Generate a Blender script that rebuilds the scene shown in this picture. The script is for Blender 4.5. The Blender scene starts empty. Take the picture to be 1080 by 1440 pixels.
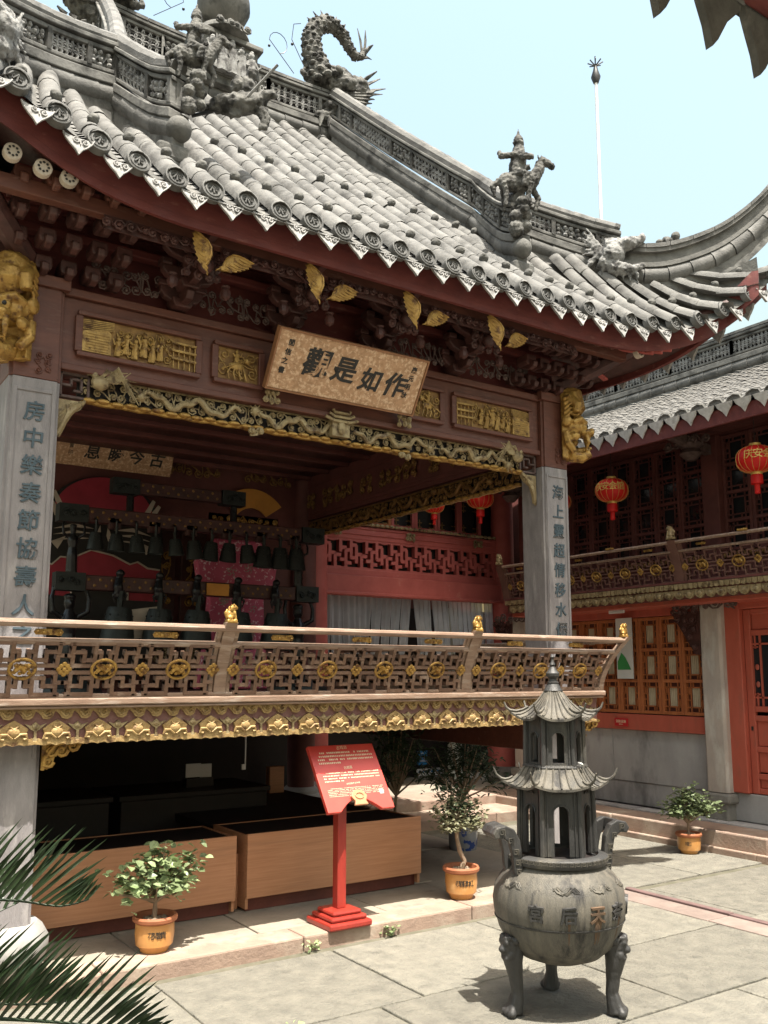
import bpy, bmesh, math, random
from mathutils import Vector as V, Matrix as MX, Euler, noise as mn
R = math.radians
S = bpy.context.scene
COL = S.collection
# ---------------------------------------------------------------- camera, world, sun, exposure
cam = bpy.data.objects.new('camera', bpy.data.cameras.new('camera'))
COL.objects.link(cam)
AZ, PT = R(56.02), R(8.46)
fw = V((math.cos(AZ)*math.cos(PT), math.sin(AZ)*math.cos(PT), math.sin(PT)))
cam.location = (0, 0, 1.65)
cam.rotation_euler = fw.to_track_quat('-Z', 'Y').to_euler()
cam.data.sensor_fit = 'VERTICAL'; cam.data.sensor_height = 36; cam.data.sensor_width = 27
cam.data.lens = 1278/1440*36; cam.data.shift_y = 38/1440
cam.data.clip_start = .05; cam.data.clip_end = 400
S.camera = cam
SUN_EL, SUN_AZ = R(72), R(80)          # the light travels towards azimuth 80 degrees (from +X)
w = bpy.data.worlds.new('World'); S.world = w; w.use_nodes = True
nt = w.node_tree; nt.nodes.clear()
sky = nt.nodes.new('ShaderNodeTexSky'); sky.sky_type = 'NISHITA'; sky.sun_disc = False
sky.sun_elevation = SUN_EL; sky.sun_rotation = R(190) ; sky.air_density = 3.0; sky.dust_density = 7.5; sky.ozone_density = 4.0
bg = nt.nodes.new('ShaderNodeBackground'); bg.inputs[1].default_value = .125
wo = nt.nodes.new('ShaderNodeOutputWorld')
nt.links.new(sky.outputs[0], bg.inputs[0]); nt.links.new(bg.outputs[0], wo.inputs[0])
sl = bpy.data.lights.new('sun', 'SUN'); sl.energy = 4.9; sl.angle = R(.5); sl.color = (1, .95, .86)
so = bpy.data.objects.new('sun', sl); COL.objects.link(so)
sd = V((math.cos(SUN_AZ)*math.cos(SUN_EL), math.sin(SUN_AZ)*math.cos(SUN_EL), -math.sin(SUN_EL)))
so.rotation_euler = sd.to_track_quat('-Z', 'Y').to_euler(); so.location = (0, 0, 20)
S.view_settings.view_transform = 'Standard'; S.view_settings.look = 'None'
S.view_settings.gamma = 1; S.view_settings.use_curve_mapping = False; S.view_settings.exposure = 1.35
S.render.engine = 'CYCLES'; S.cycles.max_bounces = 8; S.cycles.diffuse_bounces = 5
# ---------------------------------------------------------------- helpers
ORG = {}
def org(p): return ORG.get(p.name, V((0, 0, 0))) if p else V((0, 0, 0))
def tag(o, label=None, cat=None, group=None, kind=None):
    if label: o['label'] = label
    if cat: o['category'] = cat
    if group: o['group'] = group
    if kind: o['kind'] = kind
    return o
def root(name, loc, label, cat, group=None):
    o = bpy.data.objects.new(name, None); COL.objects.link(o); o.location = loc; o.empty_display_size = .1
    ORG[o.name] = V(loc); return tag(o, label, cat, group)
class MB:
    def __init__(s): s.v = []; s.f = []
    def add(s, vs, fs):
        n = len(s.v); s.v += [V(p) for p in vs]; s.f += [tuple(i+n for i in f) for f in fs]; return s
    def box(s, x0, x1, y0, y1, z0, z1):
        return s.add([(x0,y0,z0),(x1,y0,z0),(x1,y1,z0),(x0,y1,z0),(x0,y0,z1),(x1,y0,z1),(x1,y1,z1),(x0,y1,z1)],
                     [(3,2,1,0),(4,5,6,7),(0,1,5,4),(1,2,6,5),(2,3,7,6),(3,0,4,7)])
    def bar(s, a, b, w, h, up=(0,0,1), ext=0):
        a = V(a); b = V(b); d = (b-a).normalized(); a = a-d*ext; b = b+d*ext
        n = d.cross(V(up)); n = n.normalized() if n.length > 1e-6 else V((1,0,0)); u = n.cross(d)
        n = n*(w/2); u = u*(h/2)
        return s.add([a-n-u,a+n-u,a+n+u,a-n+u,b-n-u,b+n-u,b+n+u,b-n+u],
                     [(0,1,2,3),(7,6,5,4),(0,4,5,1),(1,5,6,2),(2,6,7,3),(3,7,4,0)])
    def tube(s, pts, r, n=6, cap=True, flat=1):
        pts = [V(p) for p in pts]; m = len(pts); rr = r if isinstance(r, (list, tuple)) else [r]*m
        vs = []; ref = None
        for i, p in enumerate(pts):
            t = (pts[min(i+1,m-1)]-pts[max(i-1,0)]).normalized()
            if ref is None: ref = t.orthogonal().normalized()
            ref = (ref-t*ref.dot(t)); ref = ref.normalized() if ref.length > 1e-5 else t.orthogonal().normalized()
            b = t.cross(ref)
            for k in range(n):
                a = 2*math.pi*k/n; vs.append(p+(ref*math.cos(a)+b*math.sin(a)*flat)*rr[i])
        fs = [(i*n+k, i*n+(k+1)%n, (i+1)*n+(k+1)%n, (i+1)*n+k) for i in range(m-1) for k in range(n)]
        if cap: fs += [tuple(range(n-1,-1,-1)), tuple((m-1)*n+k for k in range(n))]
        return s.add(vs, fs)
    def lathe(s, prof, c=(0,0,0), n=24, ph=0, sx=1, sy=1):
        c = V(c); m = len(prof); vs = []
        for r, z in prof:
            for k in range(n):
                a = 2*math.pi*k/n+ph; vs.append(c+V((r*math.cos(a)*sx, r*math.sin(a)*sy, z)))
        fs = [(i*n+k, i*n+(k+1)%n, (i+1)*n+(k+1)%n, (i+1)*n+k) for i in range(m-1) for k in range(n)]
        if prof[0][0] > 1e-4: fs.append(tuple(range(n-1,-1,-1)))
        if prof[-1][0] > 1e-4: fs.append(tuple((m-1)*n+k for k in range(n)))
        return s.add(vs, fs)
    def ell(s, c, r, rot=None, n=10, m=7):
        c = V(c); r = (r,r,r) if not hasattr(r,'__len__') else r; Q = Euler(rot).to_matrix() if rot else None; vs = []
        for i in range(m+1):
            t = math.pi*i/m
            for k in range(n):
                a = 2*math.pi*k/n; p = V((r[0]*math.sin(t)*math.cos(a), r[1]*math.sin(t)*math.sin(a), -r[2]*math.cos(t)))
                vs.append(c+(Q@p if Q else p))
        return s.add(vs, [(i*n+k, i*n+(k+1)%n, (i+1)*n+(k+1)%n, (i+1)*n+k) for i in range(m) for k in range(n)])
    def prism(s, poly, d0, d1, f):                       # f(u, v, depth) -> point
        n = len(poly)
        return s.add([f(u,v,d0) for u,v in poly]+[f(u,v,d1) for u,v in poly],
                     [tuple(range(n)), tuple(range(2*n-1,n-1,-1))]+[(i,n+i,n+(i+1)%n,(i+1)%n) for i in range(n)])
    def grid(s, nu, nv, f):
        return s.add([f(i/nu, j/nv) for j in range(nv+1) for i in range(nu+1)],
                     [(j*(nu+1)+i, j*(nu+1)+i+1, (j+1)*(nu+1)+i+1, (j+1)*(nu+1)+i) for j in range(nv) for i in range(nu)])
    def xf(s, m):
        s.v = [m@p for p in s.v]; return s
    def mesh(s, name, mt=None, smooth=35, o=V((0,0,0))):
        me = bpy.data.meshes.new(name); me.from_pydata([p-o for p in s.v], [], s.f)
        bm = bmesh.new(); bm.from_mesh(me); bmesh.ops.recalc_face_normals(bm, faces=bm.faces); bm.to_mesh(me); bm.free()
        if mt: me.materials.append(mt)
        if smooth:
            me.shade_smooth(); me.set_sharp_from_angle(angle=R(smooth))
        return me
    def build(s, name, mt, parent=None, smooth=35, loc=None, bevel=0, **k):
        o0 = org(parent) if parent else V(loc or (0,0,0))
        o = bpy.data.objects.new(name, s.mesh(name, mt, smooth, o0)); COL.objects.link(o)
        if parent: o.parent = parent
        else: o.location = o0
        ORG[o.name] = o0
        if bevel:
            b = o.modifiers.new('bevel', 'BEVEL'); b.width = bevel; b.segments = 2; b.limit_method = 'ANGLE'; b.angle_limit = R(40)
        return tag(o, **k)
def inst(name, me, parent, m, **k):                      # a copy sharing mesh data; m is its world matrix
    o = bpy.data.objects.new(name, me); COL.objects.link(o)
    if parent: o.parent = parent; o.matrix_local = MX.Translation(-org(parent)) @ m
    else: o.matrix_local = m
    ORG[o.name] = m.translation.copy()
    return tag(o, **k)
def TR(*p): return MX.Translation(V(p))
def frame(o, x, y, z):                                    # matrix from axes
    m = MX.Identity(4)
    for i, a in enumerate((x, y, z, o)):
        for j in range(3): m[j][i] = a[j]
    return m
def along(p, q, up=V((0,0,1))):                            # local X runs p -> q, local Z upwards
    d = (q-p).normalized(); y = up.cross(d).normalized(); return frame(p, d, y, d.cross(y))
def copy_tree(o, loc, rz=0, par=None, **k):
    c = o.copy(); COL.objects.link(c)
    if par: c.parent = par
    else: c.location = loc; c.rotation_euler.z = rz
    ORG[c.name] = V(loc) if loc is not None else V((0,0,0))
    for ch in [x for x in bpy.data.objects if x.parent == o]: copy_tree(ch, None, 0, c)
    return tag(c, **k)
def organic(mb, vox=.01, disp=.0, ds=.05, sm=3, kind='CLOUDS'):   # fuse lumps into one sculpted skin
    o = bpy.data.objects.new('tmp', mb.mesh('tmp', None, 0)); COL.objects.link(o)
    r = o.modifiers.new('r', 'REMESH'); r.mode = 'VOXEL'; r.voxel_size = vox
    if sm: q = o.modifiers.new('s', 'SMOOTH'); q.iterations = sm; q.factor = .5
    if disp:
        t = bpy.data.textures.new('t', kind)
        if kind == 'VORONOI': t.noise_scale = ds
        else: t.noise_scale = ds; t.noise_depth = 3
        d = o.modifiers.new('d', 'DISPLACE'); d.texture = t; d.strength = disp; d.mid_level = .5; d.texture_coords = 'LOCAL'
    bpy.context.view_layer.update()
    me = bpy.data.meshes.new_from_object(o.evaluated_get(bpy.context.evaluated_depsgraph_get()))
    src = o.data; bpy.data.objects.remove(o); bpy.data.meshes.remove(src)
    me.shade_smooth(); return me
def put(name, me, mt, parent=None, m=None, **k):
    me.materials.clear(); me.materials.append(mt); me.name = name
    return inst(name, me, parent, m or MX.Identity(4), **k)
def text(name, body, size, m, mt, parent=None, ext=.004, shear=0, off=0, **k):
    c = bpy.data.curves.new('t', 'FONT'); c.body = body; c.size = size; c.extrude = ext; c.shear = shear; c.offset = off
    c.align_x = 'CENTER'; c.align_y = 'CENTER'; c.resolution_u = 3
    o = bpy.data.objects.new('t', c); COL.objects.link(o); bpy.context.view_layer.update()
    me = bpy.data.meshes.new_from_object(o.evaluated_get(bpy.context.evaluated_depsgraph_get()))
    bpy.data.objects.remove(o); bpy.data.curves.remove(c)
    return put(name, me, mt, parent, m, **k)
def facing(p, nrm, up=V((0,0,1))):                         # local XY plane faces nrm, Y up: for lettering
    z = V(nrm).normalized(); x = V(up).cross(z).normalized(); return frame(V(p), x, z.cross(x), z)
# ---------------------------------------------------------------- materials
def mat(name, c, c2=None, sc=6, rough=.7, metal=0, bump=.15, bs=40, st=(1,1,1), c3=None, s3=2.5, t3=(.5,.66), var=.0, spec=.4, dist=.01, trans=0, det=6, coat=0):
    m = bpy.data.materials.new(name); m.use_nodes = True; n = m.node_tree.nodes; L = m.node_tree.links
    b = n['Principled BSDF']; b.inputs['Roughness'].default_value = rough; b.inputs['Metallic'].default_value = metal
    b.inputs['Specular IOR Level'].default_value = spec; b.inputs['Coat Weight'].default_value = coat; b.inputs['Coat Roughness'].default_value = .25
    g = n.new('ShaderNodeNewGeometry'); mp = n.new('ShaderNodeMapping'); mp.inputs['Scale'].default_value = st
    L.new(g.outputs['Position'], mp.inputs[0])
    def nz(s, d, src): 
        x = n.new('ShaderNodeTexNoise'); x.inputs['Scale'].default_value = s; x.inputs['Detail'].default_value = d
        x.inputs['Roughness'].default_value = .62; L.new(src, x.inputs['Vector']); return x
    def mix(f, a, bb):
        x = n.new('ShaderNodeMix'); x.data_type = 'RGBA'
        for v, i in ((f,0),(a,6),(bb,7)):
            if hasattr(v,'links'): L.new(v, x.inputs[i])
            else: x.inputs[i].default_value = v if i == 0 else (*v,1)
        return x.outputs[2]
    def ramp(src, a, bb):
        x = n.new('ShaderNodeMapRange'); x.inputs[1].default_value = a; x.inputs[2].default_value = bb; L.new(src, x.inputs[0]); return x.outputs[0]
    n1 = nz(sc, det, mp.outputs[0])
    col = mix(ramp(n1.outputs[0], .32, .68), c, c2 or tuple(x*.72 for x in c))
    if c3:
        n3 = nz(s3, 5, mp.outputs[0]); col = mix(ramp(n3.outputs[0], *t3), col, c3)
    if var:
        oi = n.new('ShaderNodeObjectInfo'); mr = n.new('ShaderNodeMapRange'); mr.inputs[3].default_value = 1-var; mr.inputs[4].default_value = 1+var
        L.new(oi.outputs['Random'], mr.inputs[0]); hs = n.new('ShaderNodeHueSaturation'); L.new(mr.outputs[0], hs.inputs['Value']); L.new(col, hs.inputs['Color']); col = hs.outputs[0]
    L.new(col, b.inputs['Base Color'])
    if bump:
        n2 = nz(bs, 5, mp.outputs[0]); bp = n.new('ShaderNodeBump'); bp.inputs['Strength'].default_value = bump; bp.inputs['Distance'].default_value = dist
        L.new(n2.outputs[0], bp.inputs['Height']); L.new(bp.outputs[0], b.inputs['Normal'])
        mr = n.new('ShaderNodeMapRange'); mr.inputs[3].default_value = rough-.12; mr.inputs[4].default_value = min(1, rough+.12); L.new(n2.outputs[0], mr.inputs[0]); L.new(mr.outputs[0], b.inputs['Roughness'])
    if trans:
        t = n.new('ShaderNodeBsdfTranslucent'); L.new(col, t.inputs[0]); x = n.new('ShaderNodeMixShader'); x.inputs[0].default_value = trans
        L.new(b.outputs[0], x.inputs[1]); L.new(t.outputs[0], x.inputs[2]); L.new(x.outputs[0], n['Material Output'].inputs[0])
    return m
T = {}
T['tile'] = mat('grey_clay_tile', (.17,.167,.159), (.1,.098,.093), 8, .85, bump=.45, bs=70, c3=(.05,.049,.046), s3=5, t3=(.52,.7), var=.17)
T['tiledk'] = mat('mossy_clay_tile', (.13,.127,.117), (.07,.069,.064), 12, .9, bump=.5, bs=60, c3=(.2,.195,.18), s3=6, t3=(.56,.7))
T['lime'] = mat('limed_tile_edge', (.36,.35,.34), (.2,.195,.187), 22, .85, bump=.3, bs=60, var=.14, c3=(.1,.097,.092), s3=11, t3=(.54,.7))
T['sculpt'] = mat('weathered_plaster', (.17,.166,.152), (.07,.068,.063), 16, .9, bump=.6, bs=90, c3=(.028,.027,.025), s3=11, t3=(.46,.6))
T['sculptpale'] = mat('pale_plaster', (.3,.298,.29), (.16,.157,.15), 18, .9, bump=.55, bs=80, c3=(.06,.058,.056), s3=14, t3=(.48,.62))
T['ridge'] = mat('ridge_plaster', (.19,.186,.173), (.11,.108,.101), 7, .88, bump=.4, bs=50, c3=(.04,.039,.036), s3=5, t3=(.48,.66))
T['fascia'] = mat('worn_red_board', (.155,.036,.03), (.1,.022,.02), 5, .62, bump=.15, bs=30, st=(1,3,3), c3=(.23,.1,.08), s3=6, t3=(.6,.78))
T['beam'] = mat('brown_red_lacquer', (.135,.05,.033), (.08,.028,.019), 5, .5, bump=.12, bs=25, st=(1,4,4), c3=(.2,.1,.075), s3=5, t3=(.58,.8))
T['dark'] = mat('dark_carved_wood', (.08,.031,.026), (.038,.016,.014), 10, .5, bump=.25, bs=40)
T['darkpale'] = mat('dusty_carved_wood', (.13,.09,.08), (.06,.033,.028), 20, .7, bump=.3, bs=50)
T['black'] = mat('black_wood_and_shade', (.016,.011,.01), (.009,.007,.007), 6, .6, bump=.1)
T['gold'] = mat('gilt_carving', (.46,.28,.075), (.27,.145,.035), 16, .33, .4, bump=.4, bs=90, c3=(.11,.05,.018), s3=18, t3=(.52,.66))
T['golddull'] = mat('dull_gilt_carving', (.36,.285,.155), (.21,.15,.075), 20, .5, .2, bump=.35, bs=90, c3=(.1,.065,.037), s3=18, t3=(.52,.66))
T['goldold'] = mat('darkened_gilt', (.3,.17,.055), (.13,.065,.025), 22, .5, .35, bump=.3, bs=90)
T['railwood'] = mat('faded_rail_wood', (.29,.2,.145), (.18,.11,.075), 4, .6, bump=.3, bs=30, st=(1,7,7), c3=(.39,.315,.26), s3=5, t3=(.54,.72))
T['fret'] = mat('fretwork_wood', (.17,.098,.062), (.1,.052,.034), 6, .55, bump=.3, bs=40, c3=(.28,.2,.15), s3=9, t3=(.57,.73))
T['stone'] = mat('carved_column_stone', (.265,.245,.245), (.18,.165,.168), 5, .75, bump=.35, bs=60, st=(3,3,.8), c3=(.36,.335,.325), s3=4, t3=(.56,.74))
T['glyph'] = mat('slate_painted_carving', (.045,.07,.088), (.085,.115,.135), 20, .8)
T['ink'] = mat('black_ink', (.014,.013,.012), (.022,.02,.018), 20, .5, bump=0)
T['whitestone'] = mat('white_stone', (.33,.318,.3), (.24,.232,.22), 6, .8, bump=.3)
T['kerb'] = mat('pink_sandstone', (.3,.215,.165), (.23,.16,.125), 5, .85, bump=.5, bs=40, c3=(.36,.3,.24), s3=3, t3=(.5,.7), var=.07)
T['paver'] = mat('grey_flagstone', (.2,.187,.153), (.13,.123,.103), 9, .88, bump=1.0, bs=40, c3=(.085,.08,.068), s3=8, t3=(.57,.82), var=.12, dist=.022, det=14)
T['joint'] = mat('dirt_joint', (.13,.12,.09), (.08,.075,.05), 8, .95, bump=.4)
T['plinthtop'] = mat('pale_paving', (.3,.258,.205), (.23,.197,.155), 4, .85, bump=.4, bs=30, c3=(.16,.14,.115), s3=6, t3=(.58,.74), var=.06, det=10)
T['drainred'] = mat('purple_drain_lip', (.15,.092,.086), (.1,.062,.058), 6, .85, bump=.4, var=.06)
T['bronze'] = mat('dark_cast_iron', (.065,.063,.061), (.038,.037,.036), 8, .5, .3, bump=.4, bs=60, st=(1.5,1.5,.5), c3=(.12,.11,.092), s3=5, t3=(.54,.74))
T['bronzedust'] = mat('dusty_cast_iron', (.14,.125,.1), (.07,.066,.057), 6, .62, .15, bump=.4, bs=60, st=(3,3,.25), c3=(.032,.03,.028), s3=4, t3=(.5,.64))
T['cab'] = mat('cabinet_veneer', (.47,.235,.125), (.38,.18,.09), 7, .5, bump=.1, bs=30, st=(.5,4,11), c3=(.3,.15,.085), s3=2.2, t3=(.55,.8))
T['cabdk'] = mat('cabinet_base', (.16,.045,.03), (.1,.03,.022), 5, .6)
T['signred'] = mat('red_sign_paint', (.58,.07,.05), (.5,.05,.038), 5, .4, bump=.05, coat=.3)
T['postred'] = mat('red_lacquer_post', (.33,.034,.022), (.25,.024,.017), 5, .35, bump=.06, st=(4,4,1), coat=.3)
T['signtxt'] = mat('cream_lettering', (.72,.6,.42), (.68,.55,.36), 20, .6, bump=0)
T['white'] = mat('white_paper', (.6,.6,.59), (.55,.55,.54), 8, .7, bump=.05)
T['pot'] = mat('ochre_glazed_pot', (.5,.25,.075), (.42,.19,.055), 7, .4, bump=.12, c3=(.56,.34,.14), s3=5, t3=(.55,.75), coat=.25)
T['potrim'] = mat('terracotta_rim', (.36,.13,.06), (.28,.1,.045), 10, .7)
T['soil'] = mat('dry_soil', (.3,.23,.16), (.14,.1,.07), 45, .95, bump=.8, bs=80)
T['leaf'] = mat('pale_green_leaf', (.3,.36,.19), (.17,.23,.1), 9, .4, bump=.1, var=.4, trans=.25)
T['leafdk'] = mat('dark_green_leaf', (.045,.075,.035), (.025,.045,.022), 9, .5, bump=.1, var=.3, trans=.2)
T['leafolive'] = mat('olive_leaf', (.25,.24,.145), (.14,.145,.08), 9, .5, bump=.1, var=.3, trans=.25)
T['cycad'] = mat('cycad_leaflet', (.02,.036,.012), (.012,.024,.009), 9, .34, bump=.05, trans=.1)
T['bark'] = mat('grey_bark', (.3,.22,.15), (.18,.125,.085), 14, .9, bump=.6)
T['galred'] = mat('gallery_red_paint', (.46,.115,.1), (.36,.082,.07), 4, .55, bump=.12, c3=(.5,.22,.18), s3=5, t3=(.62,.78))
T['doorred'] = mat('door_red_paint', (.44,.1,.065), (.37,.08,.05), 3, .5, bump=.12, st=(3,3,1), c3=(.32,.09,.06), s3=4, t3=(.54,.72))
T['winorange'] = mat('orange_window_wood', (.42,.14,.048), (.28,.085,.03), 5, .5, bump=.15, st=(3,3,1))
T['wingdark'] = mat('dark_red_timber', (.145,.047,.04), (.095,.031,.027), 5, .6, bump=.1)
T['wall'] = mat('grey_stone_wall', (.37,.36,.355), (.27,.262,.26), 3, .8, bump=.35, bs=30, st=(1,1,.5), c3=(.16,.155,.155), s3=3.5, t3=(.53,.72), var=.07)
T['colwing'] = mat('wing_column_stone', (.43,.36,.31), (.32,.28,.25), 4, .8, bump=.35, st=(2,2,.7), c3=(.5,.47,.43), s3=3, t3=(.5,.7))
T['drum'] = mat('grey_base_stone', (.24,.23,.21), (.15,.145,.13), 9, .9, bump=.5)
T['lantern'] = mat('red_lantern_cloth', (.8,.026,.02), (.66,.018,.015), 8, .5, bump=.06, trans=.4)
T['lantgold'] = mat('lantern_gold', (.75,.5,.14), None, 20, .4, .3, bump=0)
T['glass'] = mat('dark_window_glass', (.015,.017,.02), (.02,.022,.026), 3, .08, bump=0, spec=.6)
T['blind'] = mat('cream_slat_blind', (.5,.42,.3), (.4,.32,.22), 8, .7, bump=.1)
T['curtain'] = mat('sheer_grey_curtain', (.62,.64,.67), (.5,.52,.55), 6, .8, bump=.05, trans=.35)
T['robe'] = mat('pink_floral_silk', (.68,.14,.24), (.56,.1,.18), 6, .5, bump=.05, c3=(.85,.62,.68), s3=26, t3=(.58,.6))
T['maskred'] = mat('crimson_paint', (.34,.03,.05), None, 5, .5, bump=.03)
T['cream'] = mat('cream_paint', (.5,.43,.35), None, 5, .6, bump=.03)
T['fan'] = mat('orange_fan_paper', (.6,.27,.045), None, 4, .6, bump=.03)
T['plaque'] = mat('burl_plaque_wood', (.5,.3,.17), (.33,.19,.1), 30, .55, bump=.35, bs=45, c3=(.62,.43,.28), s3=38, t3=(.5,.6))
T['plaqueedge'] = mat('plaque_edge', (.28,.13,.06), None, 10, .6)
T['bell'] = mat('green_black_bronze', (.03,.036,.035), (.018,.021,.02), 12, .5, .4, bump=.3)
T['statue'] = mat('black_lacquer_figure', (.02,.02,.022), (.012,.012,.013), 6, .3, .2, bump=.1)
T['pole'] = mat('white_pole_paint', (.8,.8,.8), (.72,.72,.72), 3, .4, bump=0)
T['blueposter'] = mat('blue_poster', (.03,.25,.6), None, 3, .5, bump=0)
T['palegreen'] = mat('pale_column', (.5,.52,.46), (.4,.42,.37), 5, .6)
T['porcelain'] = mat('blue_white_glaze', (.24,.25,.27), (.19,.2,.22), 6, .25, bump=0, c3=(.02,.05,.2), s3=9, t3=(.56,.58), coat=.5)
T['green'] = mat('green_print', (.05,.28,.08), None, 3, .6, bump=0)
T['redtag'] = mat('small_red_sign', (.55,.02,.025), None, 3, .4, bump=0)
T['wire'] = mat('dark_wire', (.03,.03,.03), None, 3, .5, bump=0)
T['rooftex'] = mat('small_grey_tiles', (.16,.153,.14), (.075,.072,.066), 16, .9, bump=.9, bs=22, c3=(.22,.21,.195), s3=20, t3=(.55,.7), dist=.03)
T['disc'] = mat('tile_end_grey', (.13,.129,.124), (.08,.079,.075), 14, .85, bump=.4, bs=60, var=.12)
T['rust'] = mat('rusty_iron', (.13,.075,.04), (.09,.06,.04), 14, .8)
T['curtain'].node_tree.nodes['Principled BSDF'].inputs['Alpha'].default_value = .7
T['frieze'] = mat('faded_frieze_board', (.24,.125,.11), (.16,.07,.06), 8, .65, bump=.2, c3=(.32,.22,.17), s3=7, t3=(.56,.72))
T['gilttrim'] = mat('worn_gilt_trim', (.4,.28,.125), (.27,.17,.065), 24, .5, .15, bump=.4, bs=90, c3=(.14,.075,.035), s3=20, t3=(.52,.66))
T['goldantique'] = mat('antique_gilt_relief', (.48,.31,.1), (.25,.145,.045), 20, .42, .3, bump=.4, bs=90, c3=(.1,.048,.02), s3=24, t3=(.52,.66))
T['drainpink'] = mat('pinkish_drain_stone', (.225,.175,.15), (.165,.125,.108), 5, .85, bump=.5, bs=40, c3=(.12,.1,.085), s3=6, t3=(.55,.75), var=.07)
T['limelit'] = mat('sunlit_lime_drip', (.7,.69,.67), (.5,.49,.47), 22, .85, bump=.3, bs=60, var=.1, c3=(.25,.24,.23), s3=9, t3=(.6,.75))  # limed drips made paler: sunlight on them put into the colour
# ---------------------------------------------------------------- ornament generators
rnd = random.Random(7)
def scrolls(mb, f, W, H, nx, nz, r, rd, turns=1.35, d=0., stem=True):
    cs = []
    for i in range(nx):
        for j in range(nz):
            u = (i+.5+rd.uniform(-.2,.2))*W/nx; v = (j+.5+rd.uniform(-.15,.15))*H/nz
            Rr = .52*min(W/nx, H/nz)*rd.uniform(.8,1.1); a0 = rd.uniform(0,6.28); dr = rd.choice((-1,1)); dd = d+rd.uniform(0,r)
            pts = [f(u+Rr*(1-.85*t/9)*math.cos(a0+dr*turns*6.28*t/9), v+Rr*(1-.85*t/9)*math.sin(a0+dr*turns*6.28*t/9), dd+r*.6*t/9) for t in range(10)]
            mb.tube(pts, [r*(.55+.45*t/9) for t in range(10)], 5)
            mb.ell(pts[-1], r*1.3, n=6, m=4)
            cs.append((u+Rr*math.cos(a0), v+Rr*math.sin(a0), dd))
    if stem:
        for a, b in zip(cs, cs[1:]):
            m = ((a[0]+b[0])/2+rd.uniform(-.2,.2)*W/nx, (a[1]+b[1])/2+rd.uniform(-.2,.2)*H/nz, a[2])
            mb.tube([f(*a), f(*m), f(*b)], [r*.6]*3, 4)
    return mb
def meander(u0, u1, v0, v1):                               # squared key spiral as poly-line
    w = u1-u0; h = v1-v0
    return [(u0,v0),(u0,v1),(u1,v1),(u1,v0+.25*h),(u0+.3*w,v0+.25*h),(u0+.3*w,v0+.7*h),(u0+.65*w,v0+.7*h)]
def polybars(mb, pts, f, wd, th, d=0):
    for (a, b) in zip(pts, pts[1:]): mb.bar(f(a[0],a[1],d), f(b[0],b[1],d), wd, th, up=V(f(0,0,1))-V(f(0,0,0)), ext=wd*.45)
def figure(mb, f, u, v, h, rd):                            # a little carved robed person, feet at (u, v)
    mb.tube([f(u,v,0), f(u+rd.uniform(-.05,.05)*h,v+.45*h,.01), f(u,v+.75*h,.012)], [h*.2,h*.15,h*.13], 7)
    mb.ell(f(u+rd.uniform(-.04,.04)*h, v+.88*h, .015), h*.12, n=7, m=5)
    mb.ell(f(u, v+1.0*h, .013), h*.08, n=6, m=4)
    for s in (-1, 1):
        e = (u+s*h*rd.uniform(.22,.38), v+h*rd.uniform(.45,.85))
        mb.tube([f(u+s*.1*h,v+.7*h,.01), f((u+e[0])/2+s*.06*h,v+.52*h,.02), f(e[0],e[1],.02)], [h*.07,h*.06,h*.05], 5)
def relief(W, H, f, rd, kind):
    mb = MB()
    if kind == 'long':
        mb.prism([(0,0),(.24*W,0),(.24*W,.62*H),(.22*W,.7*H),(0,.6*H)], .0, .012, f)
        for k in range(7): mb.bar(f(.03*W,(.06+.08*k)*H,.014), f(.22*W,(.06+.08*k)*H,.014), .004, .004)
        for k in range(6): mb.tube([f(0,(.66+.05*k)*H,.01), f(.12*W,(.66+.055*k)*H,.012), f(.26*W,(.74+.045*k)*H,.012)], .004, 4)
        for k in range(6): figure(mb, f, (.3+.075*k)*W, (.06+.1*(k%2))*H, H*rd.uniform(.5,.7), rd)
        for k in range(3):
            mb.bar(f(.77*W,(.3+.24*k)*H,.01), f(W,(.28+.24*k)*H,.01), .016, .01)
            mb.tube([f(.75*W,(.36+.24*k)*H,.012), f(.8*W,(.32+.24*k)*H,.012), f(W,(.31+.24*k)*H,.012)], .005, 4)
        for k in range(5): mb.bar(f((.79+.05*k)*W,0,.008), f((.79+.05*k)*W,.8*H,.008), .006, .008)
        scrolls(mb, lambda u,v,d: f(u+.28*W,v,d), .5*W, H, 6, 2, .006, rd)
    else:
        mb.ell(f(.45*W,.45*H,.01), (.2*W,.015,.13*H)); mb.ell(f(.7*W,.66*H,.015), (.08*W,.015,.1*H))
        for k in range(4): mb.tube([f((.3+.1*k)*W,.4*H,.012), f((.22+.14*k)*W,.2*H,.014), f((.26+.14*k)*W,.03*H,.012)], .006, 5)
        figure(mb, f, .45*W, .5*H, .45*H, rd); mb.tube([f(.05*W,.25*H,.02), f(.95*W,.85*H,.02)], .004, 5)
        scrolls(mb, f, W, H, 3, 2, .006, rd)
    return mb
def lion_mesh():                                           # seated guardian lion about 0.115 m tall on a plinth
    mb = MB(); mb.box(-.032,.032,-.024,.024,0,.02)
    mb.ell((-.006,0,.048),(.026,.02,.03)).ell((.008,0,.066),(.019,.018,.024)).ell((.013,0,.093),(.02,.019,.019)).ell((.03,0,.088),(.012,.013,.01))
    for s in (-1,1):
        mb.tube([(.014,s*.012,.065),(.02,s*.014,.04),(.023,s*.013,.02)],[.01,.008,.009],6)
        mb.ell((-.012,s*.016,.032),(.018,.01,.014)).ell((.008,s*.017,.108),.006).ell((-.004,s*.016,.085),(.012,.008,.018))
        mb.ell((.029,s*.009,.097),.005)
    mb.tube([(-.028,0,.03),(-.036,0,.06),(-.026,0,.082)],[.009,.012,.006],6)
    return organic(mb, .0035, .003, .012, 2)
LION = lion_mesh()
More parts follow.
